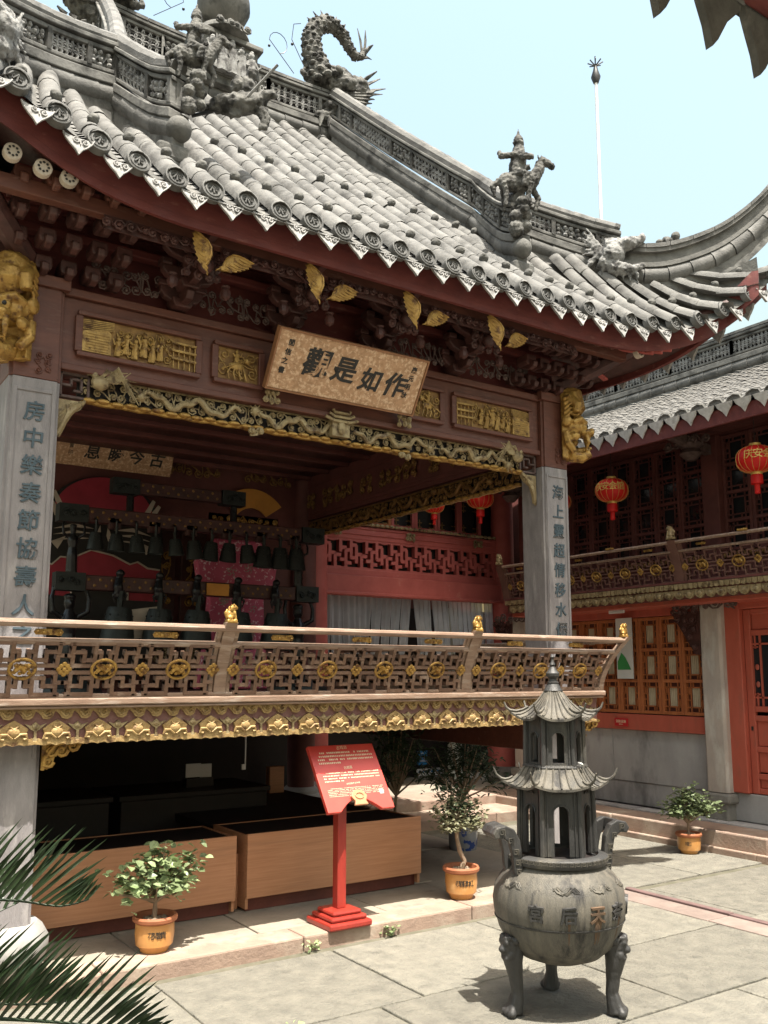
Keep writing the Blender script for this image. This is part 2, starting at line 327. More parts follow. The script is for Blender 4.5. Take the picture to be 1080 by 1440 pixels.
def medallion_mesh(a, b):
    mb = MB(); n = 28
    mb.tube([(a*math.cos(6.283*k/n),0,b*math.sin(6.283*k/n)) for k in range(n+1)], .0085, 6)
    rd = random.Random(3)
    mb.tube([(-.55*a,-.004,-.2*b),(-.2*a,-.008,.3*b),(.15*a,-.008,-.1*b),(.55*a,-.004,.25*b)],[.012,.018,.02,.01],6)
    mb.ell((.45*a,-.008,.35*b),.014)
    scrolls(mb, lambda u,v,d: (u-.75*a,-d,v-.7*b), 1.5*a, 1.4*b, 4, 2, .0055, rd)
    return mb.mesh('medallion', T['gold'])
def flower_mesh():
    mb = MB()
    for k in range(8):
        a = k*math.pi/4; r = .038 if k % 2 else .046
        mb.ell((r*.62*math.cos(a),-.003,r*.62*math.sin(a)),(.0135,.006,.0135))
    mb.ell((0,-.008,0),(.012,.007,.012)); return mb.mesh('flower', T['gold'])
def plaquelet_mesh():
    mb = MB(); rd = random.Random(5)
    scrolls(mb, lambda u,v,d: (u-.055,-d,v-.017), .11, .034, 5, 1, .0055, rd)
    mb.prism([(-.05,-.012),(.05,-.012),(.058,0),(.05,.012),(-.05,.012),(-.058,0)],-.004,.004,lambda u,v,d:(u,d,v))
    return mb.mesh('rail_plaque', T['gold'])
MED = medallion_mesh(.066,.054); FLO = flower_mesh(); PLQ = plaquelet_mesh()
FRET = [((1.6,6),(5.0,6)),((1.6,6),(1.6,3.35)),((5.0,6),(5.0,5)),((5.0,5),(3.2,5)),((3.2,5),(3.2,4.05)),((3.2,4.05),(1.6,4.05)),
        ((1.6,3.4),(4.9,3.4)),((4.9,3.4),(4.9,4.6)),((4.9,4.6),(6,4.6)),((1.6,5),(.7,5)),((.7,5),(.7,4.1)),((.7,4.1),(0,4.1)),((5,6),(5.35,6))]
def fret_bay(par, f, u0, u1, nmod, H, tk, mt, mats, dm=MX.Identity(4)):
    """f(u, w, d) with w the height in metres"""
    mb = MB(); mu = (u1-u0)/nmod
    for k in range(nmod):
        uc = u0+(k+.5)*mu
        for a, b in FRET:
            for su in (-1,1):
                for sv in (0,1):
                    pa, pb = [(uc+su*p[0]/6*mu/2, (p[1] if sv else 6-p[1])/6*H) for p in (a,b)]
                    n = 1 if abs(pa[1]-pb[1]) < 1e-6 else 2
                    for q in range(n):
                        e = [(pa[0]+(pb[0]-pa[0])*t, pa[1]+(pb[1]-pa[1])*t) for t in (q/n,(q+1)/n)]
                        up = V(f(uc,0,1))-V(f(uc,0,0))
                        mb.bar(f(*e[0],0), f(*e[1],0), tk, tk*2, up, ext=tk*.45)
    mb.build('fretwork_panel', mt, par, smooth=0, bevel=.002)
    def place(me, nm, u, w, d):
        p = V(f(u,w,d)); q = V(f(u,w+.02,d)); x = (V(f(u+.01,w,d))-p).normalized(); z = (q-p).normalized(); inst(nm, me, par, frame(p, x, z.cross(x), z)@dm)
    for k in range(nmod):
        place(mats[0], 'medallion', u0+(k+.5)*mu, H/2, tk*1.05)
        place(mats[1], 'gilt_flower', u0+k*mu, H/2, tk*1.05)
    place(mats[1], 'gilt_flower', u1, H/2, tk*1.05)
def wave(t): return 0 if t < 0 else t
# ---------------------------------------------------------------- ground, plinths
ground = tag(MB().box(-150,160,-150,160,-.5,-.012).build('courtyard_ground', T['joint'], smooth=0), kind='structure')
rg = random.Random(11)
def slab(par, x0, x1, y0, y1, z, mt, name, th=.05, gap=.007):
    j = lambda: rg.uniform(-.006,.006); z1 = z+rg.uniform(-.003,.003)
    c = []; k_ = lambda: rg.uniform(-.004,.004)
    for (a, b, p, q) in ((x0,y0,x1,y0),(x1,y0,x1,y1),(x1,y1,x0,y1),(x0,y1,x0,y0)):
        n = max(2, int((abs(p-a)+abs(q-b))/.22))
        for i in range(n):
            t = i/n; u = a+(p-a)*t; v = b+(q-b)*t; c.append((min(max(u,x0+gap),x1-gap)+k_(), min(max(v,y0+gap),y1-gap)+k_()))
    MB().prism(c, z1-th, z1, lambda u,v,d: (u,v,d)).build(name, mt, par, smooth=0, bevel=.006)
y = -1.2; row = 0
for h in [.92,.8,.95,.85,.9,.82,.96]:                     # courses of flagstones running along X
    x = -1.4+rg.uniform(-.5,0)
    while x < 7.1:
        L = rg.uniform(1.0,1.9); x1 = min(x+L, 7.52)
        if 7.52-x1 < .5: x1 = 7.52
        for xa, xb in ([(x,5.42),(5.72,x1)] if x < 5.42 and x1 > 5.72 else [(x,x1)]):
            xa2, xb2 = xa, xb
            if xa < 5.42 < xb: xb2 = 5.42
            elif 5.42 <= xa < 5.72: xa2 = 5.72
            if xb2-xa2 > .05: slab(ground, xa2, xb2, y, min(y+h,5.07), 0, T['paver'], 'flagstone')
        x = x1
    y += h
    if y > 5.0: break
yy = -1.2
while yy < 5.0:                                            # the pink drain strip with its raised dark lip
    y1 = min(yy+rg.uniform(1.3,2.), 5.07); slab(ground, 5.42, 5.66, yy, y1, .001, T['drainpink'], 'drain_stone')
    slab(ground, 5.66, 5.72, yy, y1, .012, T['drainred'], 'drain_lip', gap=.002); yy = y1
for (xa, xb, ya, yb) in [(5.62,6.6,5.07,6.3),(6.6,7.52,5.07,6.1),(5.62,6.7,6.3,7.85),(6.7,7.52,6.1,7.1),(6.7,7.52,7.1,7.85),(7.52,8.6,8.7,9.6)]:
    slab(ground, xa, xb, ya, yb, 0, T['paver'], 'flagstone')
for k in range(14):                                        # far strip to the left and behind the camera, larger slabs
    slab(ground, -3.0, -1.42, -1.2+.46*k, -1.2+.46*(k+1), 0, T['paver'], 'flagstone')
plinth = tag(MB().box(-1.5,5.6,5.1,9.5,-.4,.03).build('stage_plinth', T['joint'], smooth=0), kind='structure')
xs = [-1.5,-.2,.95,1.62,2.84,4.15,5.62]
for a, b in zip(xs, xs[1:]): MB().box(a+.004,b-.004,5.075,5.30,-.05,.08).build('kerb_stone', T['kerb'], plinth, smooth=0, bevel=.012)
xs = [-1.5,.4,1.9,2.65,3.6,4.3,5.6]
for j, (ya, yb) in enumerate([(5.3,5.86),(5.86,6.9),(6.9,8.2),(8.2,9.5)]):
    for a, b in zip(xs, xs[1:]): slab(plinth, a+.1*j*(a>-1), min(b+.1*j,5.6), ya, yb, .076, T['plinthtop'], 'floor_slab', gap=.004)
# ---------------------------------------------------------------- the opera stage
XC, CXS, YF, HW = 3.17, (1.135, 5.21), 5.22, .14
stage = root('opera_stage', (XC, 5.36, .08), 'carved wooden opera stage with grey tiled roof and gilt railing', 'opera stage')
for ci, cx in enumerate(CXS):
    cy = YF+HW; c = .018
    sec = [(-HW,-HW+c),(-HW+c,-HW+c),(-HW+c,-HW),(HW-c,-HW),(HW-c,-HW+c),(HW,-HW+c),(HW,HW-c),(HW-c,HW-c),(HW-c,HW),(-HW+c,HW),(-HW+c,HW-c),(-HW,HW-c)]
    col = MB().prism(sec, .34, 3.31, lambda u,v,d: (cx+u,cy+v,d)).build('column', T['stone'], stage, smooth=0, bevel=.004)
    mb = MB()
    for s in (-1,1): mb.box(cx+s*.106-.011,cx+s*.106+.011,YF-.008,YF+.01,1.2,3.25)
    mb.box(cx-.095,cx+.095,YF-.008,YF+.01,3.23,3.25); mb.build('border', T['stone'], col, smooth=0, bevel=.003)
    MB().lathe([(.2,.08),(.215,.1),(.26,.2),(.262,.26),(.23,.315),(.2,.342)], (cx,cy,0), 28).build('column_base', T['whitestone'], stage)
    MB().prism([(p[0]*1.01,p[1]*1.01) for p in sec], 3.312, 3.86, lambda u,v,d: (cx+u,cy+v,d)).box(cx-.165,cx+.165,YF-.025,YF+2*HW+.02,3.86,3.93).build('column_head', T['beam'], stage, smooth=0, bevel=.004)
    chars, zs, zs1 = (('房中樂奏節協壽人之', 3.11, 1.86), ('海上靈超情移水僊', 3.10, 1.99))[ci]
    n = len(chars)
    for k, ch in enumerate(chars):
        z = zs+(zs1-zs)*k/(n-1)
        text('inscription_character', ch, .122, facing((cx+.004,YF-.001,z),(0,-1,0)), T['glyph'], col, ext=.006, shear=.06, off=.0015)
    mb = MB(); scrolls(mb, lambda u,v,d: (cx-.01+u,YF-.003-d,3.34+v), .1, .14, 2, 3, .006, rnd); mb.build('carved_motif', T['beam'], stage)
for cx in (1.2, 5.13):
    MB().lathe([(.15,.4),(.16,1.2),(.15,2.6),(.14,3.9)], (cx,9.3,0), 24).build('round_column', T['wingdark'], stage)
    MB().lathe([(.2,.076),(.27,.16),(.28,.26),(.2,.33),(.2,.36),(.17,.4)], (cx,9.3,0), 28).build('column_base', T['whitestone'], stage)
# deck with its gilt frieze
MB().box(.95,5.42,5.16,9.4,1.31,1.49).build('stage_floor', T['wingdark'], stage, smooth=0)
mb = MB(); mb.bar((.8,5.085,1.503),(5.5,5.085,1.503),.1,.038); mb.bar((5.445,5.05,1.502),(5.445,9.4,1.502),.1,.036)
mb.bar((.8,5.06,1.475),(5.49,5.06,1.475),.03,.014); mb.build('deck_edge', T['railwood'], stage, smooth=0, bevel=.008)
mb = MB(); mb.box(.82,5.46,5.105,5.15,1.29,1.484); mb.box(5.42,5.455,5.15,9.4,1.29,1.484); mb.build('frieze_board', T['frieze'], stage, smooth=0)
mb = MB(); mb.bar((.84,5.095,1.292),(5.44,5.095,1.292),.016,.022)
mb.build('gilt_edge', T['gilttrim'], stage, smooth=0, bevel=.004)
mb = MB().prism([(-.042,.055),(.05,.055),(.05,.045),(.038,.03),(.03,.008),(.012,-.002),(-.012,.002),(-.026,.022),(-.042,.035)], -.014, 0, lambda u,v,d: (u,d,v))
mb.tube([(-.02,-.016,.035),(.0,-.018,.012),(.022,-.018,.022),(.014,-.018,.038),(.002,-.018,.03)], .0055, 5)
LAP = mb.mesh('lappet', T['gilttrim'])
mb = MB().prism([(-.092,0),(-.05,-.006),(-.03,.004),(0,-.006),(.03,.004),(.05,-.006),(.092,0),(.085,.03),(.06,.022),(.055,.05),(.065,.075),(.03,.1),(0,.118),(-.03,.1),(-.065,.075),(-.055,.05),(-.06,.022),(-.085,.03)], -.016, 0, lambda u,v,d: (u,d,v))
for s in (-1,1): mb.tube([(s*.005,-.018,.03),(s*.03,-.02,.05),(s*.055,-.02,.05),(s*.06,-.02,.03),(s*.045,-.02,.026)], .008, 6)
mb.ell((0,-.018,.06),(.03,.012,.025)); mb.tube([(-.02,-.02,.09),(0,-.022,.075),(.02,-.02,.09)], .006, 5)
CLO = mb.mesh('cloud_lappet', T['gilttrim'])
mb = MB().prism([(-.05,.1),(-.02,.09),(0,.108),(.02,.09),(.05,.1),(.02,.072),(.006,.064),(.006,.03),(.05,.012),(.05,0),(-.05,0),(-.05,.012),(-.006,.03),(-.006,.064),(-.02,.072)], -.012, 0, lambda u,v,d: (u,d,v))
mb.ell((0,-.01,.085),(.018,.01,.014)); LOT = mb.mesh('lotus_lappet', T['golddull'])
x = .86
while x < 5.45: inst('lappet', LAP, stage, TR(x,5.103,1.414)@MX.Scale(1.15,4)); x += .1
x = .88; k = 0
while x < 5.43:
    inst('cloud_lappet' if k % 2 == 0 else 'lotus_lappet', (CLO, LOT)[k%2], stage, TR(x,5.103,1.283)@MX.Diagonal((1.12,1.2,1.08,1))); x += .11; k += 1
Q = MX.Rotation(R(90),4,'Z'); yy = 5.2; k = 0
while yy < 9.3: inst('cloud_lappet' if k%2 == 0 else 'lotus_lappet', (CLO, LOT)[k%2], stage, TR(5.458,yy,1.286)@Q); yy += .126; k += 1
for xa in (5.1,1.0): MB().box(xa,xa+.2,5.5,9.3,1.05,1.305).build('floor_beam', T['beam'], stage, smooth=0, bevel=.01)
for cx, s in ((1.275,1),(5.35,1),(.995,-1)):               # gilt scroll brackets under the frieze
    mb = MB(); f = lambda u,v,d: (cx+s*u,5.2-d,1.29-v)
    mb.prism([(0,0),(.22,0),(.2,.04),(.15,.035),(.12,.075),(.07,.07),(.06,.12),(.03,.15),(0,.14)], -.01, .01, f)
    for (u,v,R_) in ((.16,.028,.03),(.1,.05,.035),(.045,.05,.035),(.03,.11,.03)): mb.tube([f(u+R_*(1-.09*t)*math.cos(t*.8),v+R_*(1-.09*t)*math.sin(t*.8),.018) for t in range(10)], [.012-.0008*t for t in range(10)], 6)
    mb.tube([f(.22,.01,.015),f(.13,.005,.02),f(.06,.02,.02),f(.01,.09,.02),f(.005,.15,.01)], .012, 6); mb.build('gilt_bracket', T['gold'], stage)
# balustrade flaring outwards
RH = .27
def fr(u, wv, d=0):                                        # u along the front, wv metres above the deck, d outwards
    t = max(wv,0)/.39; return (u, 5.085-.145*t**1.7-d, 1.53+wv)
def fside(u, wv, d=0):
    t = max(wv,0)/.39; return (5.47+.16*t**1.7+d, u, 1.53+wv)
bal = MB(); bal.bar((.8,5.09,1.533),(5.47,5.09,1.533),.05,.026); bal.bar((5.465,5.06,1.5325),(5.465,9.4,1.5325),.05,.025)
bal = bal.build('balustrade', T['railwood'], stage, smooth=0, bevel=.006)
for wv, rr in ((.385,.021),(.293,.019)):
    t = wv/.39; e = 5.47+.16*t**1.7
    MB().tube([fr(.72,wv), fr(e,wv)], rr, 8).build('hand_rail', T['railwood'], bal)
    MB().tube([fside(fr(0,wv)[1],wv), fside(9.3,wv)], rr, 8).build('hand_rail', T['railwood'], bal)
def rail_post(u, f, wd=.075):
    mb = MB(); N = 8
    for off, ww, dd in ((0,wd,.02),(-wd*.72,wd*.36,.008),(wd*.72,wd*.36,.008)):
        vs = []; 
        for k in range(N+1):
            wv = -.015+.435*k/N if off == 0 else .005+.39*k/N
            for (du,de) in ((-ww/2,dd),(ww/2,dd),(ww/2,-.03),(-ww/2,-.03)): vs.append(f(u+off+du, wv, de))
        mb.add(vs, [(k*4+i,k*4+(i+1)%4,(k+1)*4+(i+1)%4,(k+1)*4+i) for k in range(N) for i in range(4)]+[(3,2,1,0),(N*4,N*4+1,N*4+2,N*4+3)])
    return mb
for u in (2.24, 4.11):
    rail_post(u, fr).build('rail_post', T['railwood'], bal, smooth=30, bevel=.003)
    put('gilt_lion', LION.copy(), T['gold'], bal, TR(*fr(u,.415,0)))
mb = MB(); N = 8; vs = []
for k in range(N+1):
    wv = -.01+.42*k/N; t = max(wv,0)/.39; x = 5.475+.16*t**1.7; yv = 5.085-.145*t**1.7; z = 1.53+wv
    for du, dv in ((-.022,-.022),(.028,-.022),(.028,.028),(-.022,.028)): vs.append((x+du,yv+dv,z))
mb.add(vs, [(k*4+i,k*4+(i+1)%4,(k+1)*4+(i+1)%4,(k+1)*4+i) for k in range(N) for i in range(4)]+[(3,2,1,0),(N*4,N*4+1,N*4+2,N*4+3)])
mb.build('corner_post', T['railwood'], bal, smooth=30)
put('gilt_lion', LION.copy(), T['gold'], bal, TR(5.625,4.945,1.938))
for u0, u1, n in ((.9,2.18,3),(2.31,4.04,4),(4.18,5.42,3)):
    fret_bay(bal, lambda u,wv,d: fr(u,wv+.012,d), u0, u1, n, RH, .0225, T['fret'], (MED,FLO))
    m = 2*n if n == 3 else 2*n-2
    for k in range(2 if n == 3 else 3):
        u = u0+(u1-u0)*(k+.5)/(2 if n == 3 else 3); inst('rail_plaque', PLQ, bal, TR(*fr(u,.34,.006))@MX.Scale(1.3,4))
mb = MB()
for v in (0,1,2,2.65,3.35,4,5,6):
    wv = v/6*RH+.012; mb.bar(fr(5.40,wv), fr(5.47+.16*(wv/.39)**1.7,wv), .0145,.018)
mb.build('end_bars', T['fret'], bal, smooth=0)
fret_bay(bal, lambda u,wv,d: fside(u,wv+.012,d), 5.1, 9.2, 9, RH, .0145, T['fret'], (MED,FLO), MX.Identity(4))
# tie beams, carved panels, gilt lintel
beam = MB(); beam.box(1.277,5.068,YF+.05,YF+.2,3.42,3.855); beam.box(1.277,5.068,YF+.02,YF+.23,3.855,3.905)
beam.box(1.277,5.068,YF+.03,YF+.21,3.405,3.445); beam = beam.build('tie_beam', T['beam'], stage, smooth=0, bevel=.006)
for (x0,x1,z0,z1,kd) in ((1.39,2.10,3.535,3.735,'long'),(2.25,2.54,3.555,3.735,'short'),(3.79,4.045,3.55,3.728,'short'),(4.20,4.945,3.58,3.755,'long')):
    z0 = 3.535; z1 = 3.745; pf = YF+.035
    mb = MB()
    for a, b in (((x0-.03,z0-.02),(x1+.03,z0-.02)),((x0-.03,z1+.02),(x1+.03,z1+.02))): mb.bar((a[0],pf,a[1]),(b[0],pf,b[1]),.045,.03)
    for xx in (x0-.02,x1+.02): mb.bar((xx,pf,z0-.005),(xx,pf,z1+.005),.045,.03)
    pn = mb.build('panel_frame', T['beam'], beam, smooth=0, bevel=.006)
    MB().box(x0-.004,x1+.004,YF+.042,YF+.0495,z0-.004,z1+.004).build('panel_ground', T['goldold'], beam, smooth=0)
    mir = x0 > 3.5
    relief(x1-x0, z1-z0, lambda u,v,d: ((x1-u if mir else x0+u), YF+.040-d*1.6, z0+v), rnd, kd).build('carved_scene', T['goldantique'], beam)
def lintel(f, L, H, mt, mt2, par, rd, gold=True):
    mb = MB(); n = int(L/.085)
    for k in range(n): mb.ell(f((k+.5)*L/n, .012+.006*(k%2), .012), (.045,.026,.018) if abs(V(f(1,0,0)).x-V(f(0,0,0)).x) > .5 else (.026,.045,.018), n=8, m=5)
    mb.tube([f(L*k/60, .006+.004*math.sin(k*1.9), .0) for k in range(61)], .016, 6); mb.build('gilt_rope_edge', mt, par)
    mb = MB(); scrolls(mb, lambda u,v,d: f(u,v+.03,d), L, H-.04, int(L/.07), 2, .0085, rd, d=.0)
    for q in range(4):                                     # two pairs of dragons winding towards the middle
        u0 = L*(.1+.22*q); pts = [f(u0+.2*L*t/44*.95, H*(.5+.2*math.sin(t*.33+q)+.08*math.sin(t*.81+2*q)), .03+.008*math.sin(t*.5)) for t in range(45)]
        mb.tube(pts, [.008+.013*math.sin(math.pi*min(1,t/44*.8+.1)) for t in range(45)], 7)
        e = 0 if q < 2 else 44; hp = V(pts[e]); mb.ell(hp, .034, n=8, m=6)
        for k in range(7): mb.tube([hp, hp+V((f(.05*math.cos(k*.9),.06*math.sin(k*.9),.02)))-V(f(0,0,0))], [.008,.002], 4)
        for t in range(1,44,2): mb.tube([pts[t], V(pts[t])+V(f(0,.03,0))-V(f(0,0,0))], [.007,.002], 4)
    mb.tube([f(0,H-.008,0),f(L,H-.008,0)], .009, 5); mb.build('dragon_carving', mt2, par)
lb = MB().box(1.40,4.94,YF+.12,YF+.14,3.27,3.404).build('lintel', T['black'], stage, smooth=0)
lintel(lambda u,v,d: (1.42+u,YF+.1-d,3.245+v), 3.5, .165, T['gold'], T['golddull'], lb, rnd)
for s, x0 in ((1,1.45),(-1,4.89)):                         # phoenix at each end of the lintel
    mb = MB(); f = lambda u,v: V((x0+s*u,YF+.05-.02*math.sin(u*9),3.33+v))
    mb.ell(f(.06,.03),(.055,.03,.045)); mb.ell(f(.03,.075),(.022,.02,.024)); mb.tube([f(.02,.08),f(-.015,.07)],[.009,.002],5)
    for k in range(9): mb.tube([f(.08,.04), f(.16,.075+.012*k-.03), f(.24+.03*(k%3),.085-.024*k+.04)],[.011,.009,.003],5)
    for k in range(6): mb.tube([f(.05,.05), f(.1,.1+.003*k), f(.22-.02*k,.118-.006*k)],[.012,.011,.003],5)
    mb.build('phoenix_carving', T['golddull'], lb)
mb = MB(); c = V((3.18,YF+.05,3.3))                        # little pavilion in the middle of the lintel
mb.box(c.x-.07,c.x+.07,c.y-.02,c.y+.04,c.z-.02,c.z+.1)
for k in range(3): mb.tube([c+V((-.13+.03*k,-.03,.105+.03*k)), c+V((-.06,-.03,.085+.03*k)), c+V((.06,-.03,.085+.03*k)), c+V((.13-.03*k,-.03,.105+.03*k))], .012, 6)
mb.ell(c+V((0,-.03,.04)),(.03,.015,.05)); mb.build('pavilion_carving', T['golddull'], lb)
for x0 in (2.62, 3.69):
    mb = MB(); scrolls(mb, lambda u,v,d: (x0-.06+u,YF-.0-d,3.41+v), .12,.1,3,2,.012,rnd); mb.build('plaque_support', T['golddull'], stage)
for x0 in (2.55, 3.75):
    mb = MB(); scrolls(mb, lambda u,v,d: (x0-.05+u,YF+.08-d,3.2+v), .1,.06,2,1,.016,rnd); mb.build('carved_drop', T['golddull'], stage)
for x0, s in ((1.285,1),(5.06,-1)):                        # squared fret ends, then leaf brackets on the columns
    mb = MB(); f = lambda u,v,d: (x0+s*u,YF+.09-d,3.25+v)
    polybars(mb, [(.01,.01),(.17,.01),(.17,.15),(.01,.15),(.01,.01)], f, .016,.03); polybars(mb, [(.01,.08),(.07,.08),(.07,.12),(.13,.12),(.13,.05),(.09,.05)], f, .014,.026)
    mb.build('fret_end', T['darkpale'], stage, smooth=0, bevel=.003)
    mb = MB(); f = lambda u,v,d: (x0+s*u,YF+.1-d,3.24-v)
    for k in range(5): mb.tube([f(.004,.22-.03*k,0), f(.03+.012*k,.16-.03*k,.02), f(.06+.02*k,.08-.017*k,.03), f(.05+.026*k,.03-.01*k,.02)], [.02,.018,.014,.008], 6)
    mb.prism([(0,0),(.16,0),(.13,.05),(.06,.09),(.03,.17),(0,.24)],-.004,.02,f); mb.build('leaf_bracket', T['golddull'], stage)
sb = MB(); sb.box(5.1,5.22,5.52,9.3,3.42,3.935); sb.box(1.12,1.24,5.52,9.3,3.42,3.935); sb.box(1.34,5.0,9.28,9.42,3.27,3.94); sb.box(5.085,5.1,5.6,9.1,3.46,3.5); sb.box(5.085,5.1,5.6,9.1,3.79,3.82)
sb = sb.build('side_beam', T['wingdark'], stage, smooth=0, bevel=.005)
for k in range(3):
    y0 = 5.75+1.18*k; mb = MB(); scrolls(mb, lambda u,v,d: (5.09-d,y0+u,3.53+v), .72,.2,5,2,.016,rnd); mb.build('side_carving', T['goldold'], sb)
    mb = MB(); scrolls(mb, lambda u,v,d: (5.09-d,y0+.82+u,3.53+v), .24,.2,2,2,.014,rnd); mb.build('side_carving', T['goldold'], sb)
MB().box(5.15,5.165,5.55,9.2,3.24,3.415).build('side_lintel_board', T['black'], sb, smooth=0)
lintel(lambda u,v,d: (5.13-d,5.55+u,3.215+v), 3.65, .19, T['gold'], T['goldold'], sb, rnd)
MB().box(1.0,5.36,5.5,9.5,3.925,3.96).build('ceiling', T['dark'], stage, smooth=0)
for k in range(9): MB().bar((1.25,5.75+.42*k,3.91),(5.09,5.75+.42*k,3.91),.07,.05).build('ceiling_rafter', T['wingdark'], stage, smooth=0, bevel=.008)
bw = MB().box(1.2,5.0,9.33,9.37,1.49,3.29); bw.box(1.3,1.9,9.3,9.33,1.5,3.2); bw = bw.build('back_wall', T['wingdark'], stage, smooth=0)
for k, x0 in enumerate((3.28,3.62)):                       # dark screen doors with gilt carving
    mb = MB(); mb.box(x0,x0+.28,9.27,9.33,1.5,3.3); d = mb.build('screen_door', T['dark'], bw, smooth=0, bevel=.008)
    mb = MB(); scrolls(mb, lambda u,v,dd: (x0+.05+u,9.26-dd,2.35+v), .18,.6,2,5,.014,rnd); mb.build('door_carving', T['gold'], bw)
    mb = MB(); scrolls(mb, lambda u,v,dd: (x0+.07+u,9.26-dd,1.75+v), .14,.2,2,2,.012,rnd); mb.build('door_carving', T['golddull'], bw)
    mb = MB(); mb.bar((x0,9.25,3.22),(x0+.28,9.25,3.22),.02,.02); mb.build('door_rail', T['darkpale'], bw, smooth=0)
for x0, wd in ((3.4,.5),(4.3,.5)):
    mb = MB(); scrolls(mb, lambda u,v,d: (x0+u,9.24-d,3.78+v), .62,.24,6,2,.013,rnd); mb.build('overhead_carving', T['goldold'], bw)
mb = MB(); mb.box(3.92,4.78,9.28,9.32,3.24,3.42); fbd = mb.build('gilt_transom', T['black'], bw, smooth=0)
mb = MB(); scrolls(mb, lambda u,v,d: (3.94+u,9.27-d,3.25+v), .82,.15,9,2,.011,rnd); mb.build('transom_carving', T['gold'], fbd)
# ---------------------------------------------------------------- roof of the stage
BR = 2.95; YR = 7.45                                       # half size of the eave square, ridge line
def eq(a): return max(0, (abs(a)-1.75)/1.6)
def lift(a): return .5*(max(0,abs(a)-1.9)/1.45)**3
def lift_left(a): return .22*(max(0,a-1.3)/1.07)**2.2 if a < 2.4 else .226+(a-2.4)*.26
def eave(X):
    q = eq(X-XC); return 4.5-.4*q*q, 4.345, lift(abs(X-XC)) if X > XC else lift_left(XC-X)
def zf(X, Y):
    Ye, z0, l = eave(X); s = Y-Ye; return z0+l*math.exp(-s/.7)+.85*s+.02*s*s
def yhip(a): return 5.5-.66*(abs(a)-1.57)
def yend(X):
    a = abs(X-XC); return 7.4 if a <= 1.3 else (max(5.5, 7.4-(a-1.3)*7) if a < 1.57 else yhip(a))
ZH = [(0,5.6),(1.3,5.6),(1.57,5.37),(2.08,5.2),(2.66,4.956),(3.11,5.07),(3.47,5.358),(3.78,5.77),(4.2,6.2)]
def zhip(a):
    for (p,z0),(q,z1) in zip(ZH, ZH[1:]):
        if p <= a <= q: return z0+(z1-z0)*(a-p)/(q-p)
def RP(X, t):                                              # point t (0 eave .. 1 top) on the tile line that starts at X
    a = abs(X-XC); s = 1 if X > XC else -1; Ye, z0, l = eave(X)
    if a <= 1.75:
        Y = Ye+(yend(X)-Ye)*t; return V((X, Y, zf(X,Y)))
    at = 1.75+(a-1.75)*.78; k = min(1,(a-1.75)/.3); zt = (zhip(at)-.1)*k+(1-k)*zf(X,yhip(a)); t_ = V((XC+s*at, yhip(at), zt)); e = V((X,Ye,z0+l))
    return e.lerp(t_, t)-V((0,0,.05*math.sin(math.pi*max(0,min(1,t)))*k))
roof = MB()
NX, NY = 70, 24
def fs(u, v): return RP(XC-3.34+6.78*u, -.01+1.01*v)-V((0,0,.05))
roof.grid(NX, NY, fs)
def fsb(u, v):                                             # underside boarding, a little lower
    X = XC-3.25+6.5*u; a = abs(X-XC); Ye = eave(X)[0]; Yi = min(5.42, YR-max(2.03, a)); Yi = max(Yi, Ye+.13); Y = Ye+.11+(Yi-Ye-.11)*v; z = eave(X)[1]+eave(X)[2]-.14; return (X, Y, z+.3*(Y-Ye-.11))
def fr_(u, v):
    p = fs(u, v); return (p[0], 2*YR-p[1], p[2])
roof.grid(NX, 8, fr_)
for s in (-1, 1):
    def fsd(u, v):
        b = -3.33+6.66*u; q = eq(b); Xe = BR+.4*q*q; a0 = 1.4 if abs(b) < 1.95 else min(Xe-.05, 1.57+(abs(b)-1.95)/.66)
        zt = zhip(a0)-.18 if abs(b) >= 1.95 else 5.2; z = 4.27+lift(b); return (XC+s*(Xe-.03+(a0-Xe+.03)*v), YR+b, z+(zt-z)*v)
    roof.grid(60, 10, fsd)
    def fsu(u, v):
        b = -3.25+6.5*u; q = eq(b); Xe = BR+.4*q*q; ai = max(2.05, abs(b)); a = Xe-.11-max(.02,Xe-.11-ai)*v; z = 4.345+lift(b)-.12; return (XC+s*a, YR+b, z+.3*(Xe-.11-a))
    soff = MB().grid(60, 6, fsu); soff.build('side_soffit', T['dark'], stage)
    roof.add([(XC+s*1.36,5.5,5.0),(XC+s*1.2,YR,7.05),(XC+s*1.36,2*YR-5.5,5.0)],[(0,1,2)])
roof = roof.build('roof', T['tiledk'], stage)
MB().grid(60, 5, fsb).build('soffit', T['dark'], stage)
def eboard(f, nm, N=60, h0=.02, h1=-.19, th=.03):
    mb = MB(); vs = []
    for i in range(N+1):
        for (dz, dn) in ((h0,0),(h1,.015),(h1,.015+th),(h0,th)): vs.append(f(i/N, dz, dn))
    mb.add(vs, [(i*4+k, i*4+(k+1)%4, (i+1)*4+(k+1)%4, (i+1)*4+k) for i in range(N) for k in range(4)]+[(3,2,1,0),tuple(N*4+k for k in range(4))])
    mb.build(nm, T['fascia'], stage)
def ef(u, dz, dn):
    X = XC-3.36+6.82*u; Ye, z0, l = eave(X); return (X-(X-XC)*.012*(dn>.02), Ye+.1+dn, z0+l+dz)
eboard(ef, 'eave_board')
for s in (-1, 1):
    def esd(u, dz, dn):
        b = -3.36+6.72*u; q = eq(b); return (XC+s*(BR+.4*q*q-.1-dn), YR+b-b*.012*(dn>.02), 4.345+lift(b)+dz+.02)
    eboard(esd, 'eave_board')
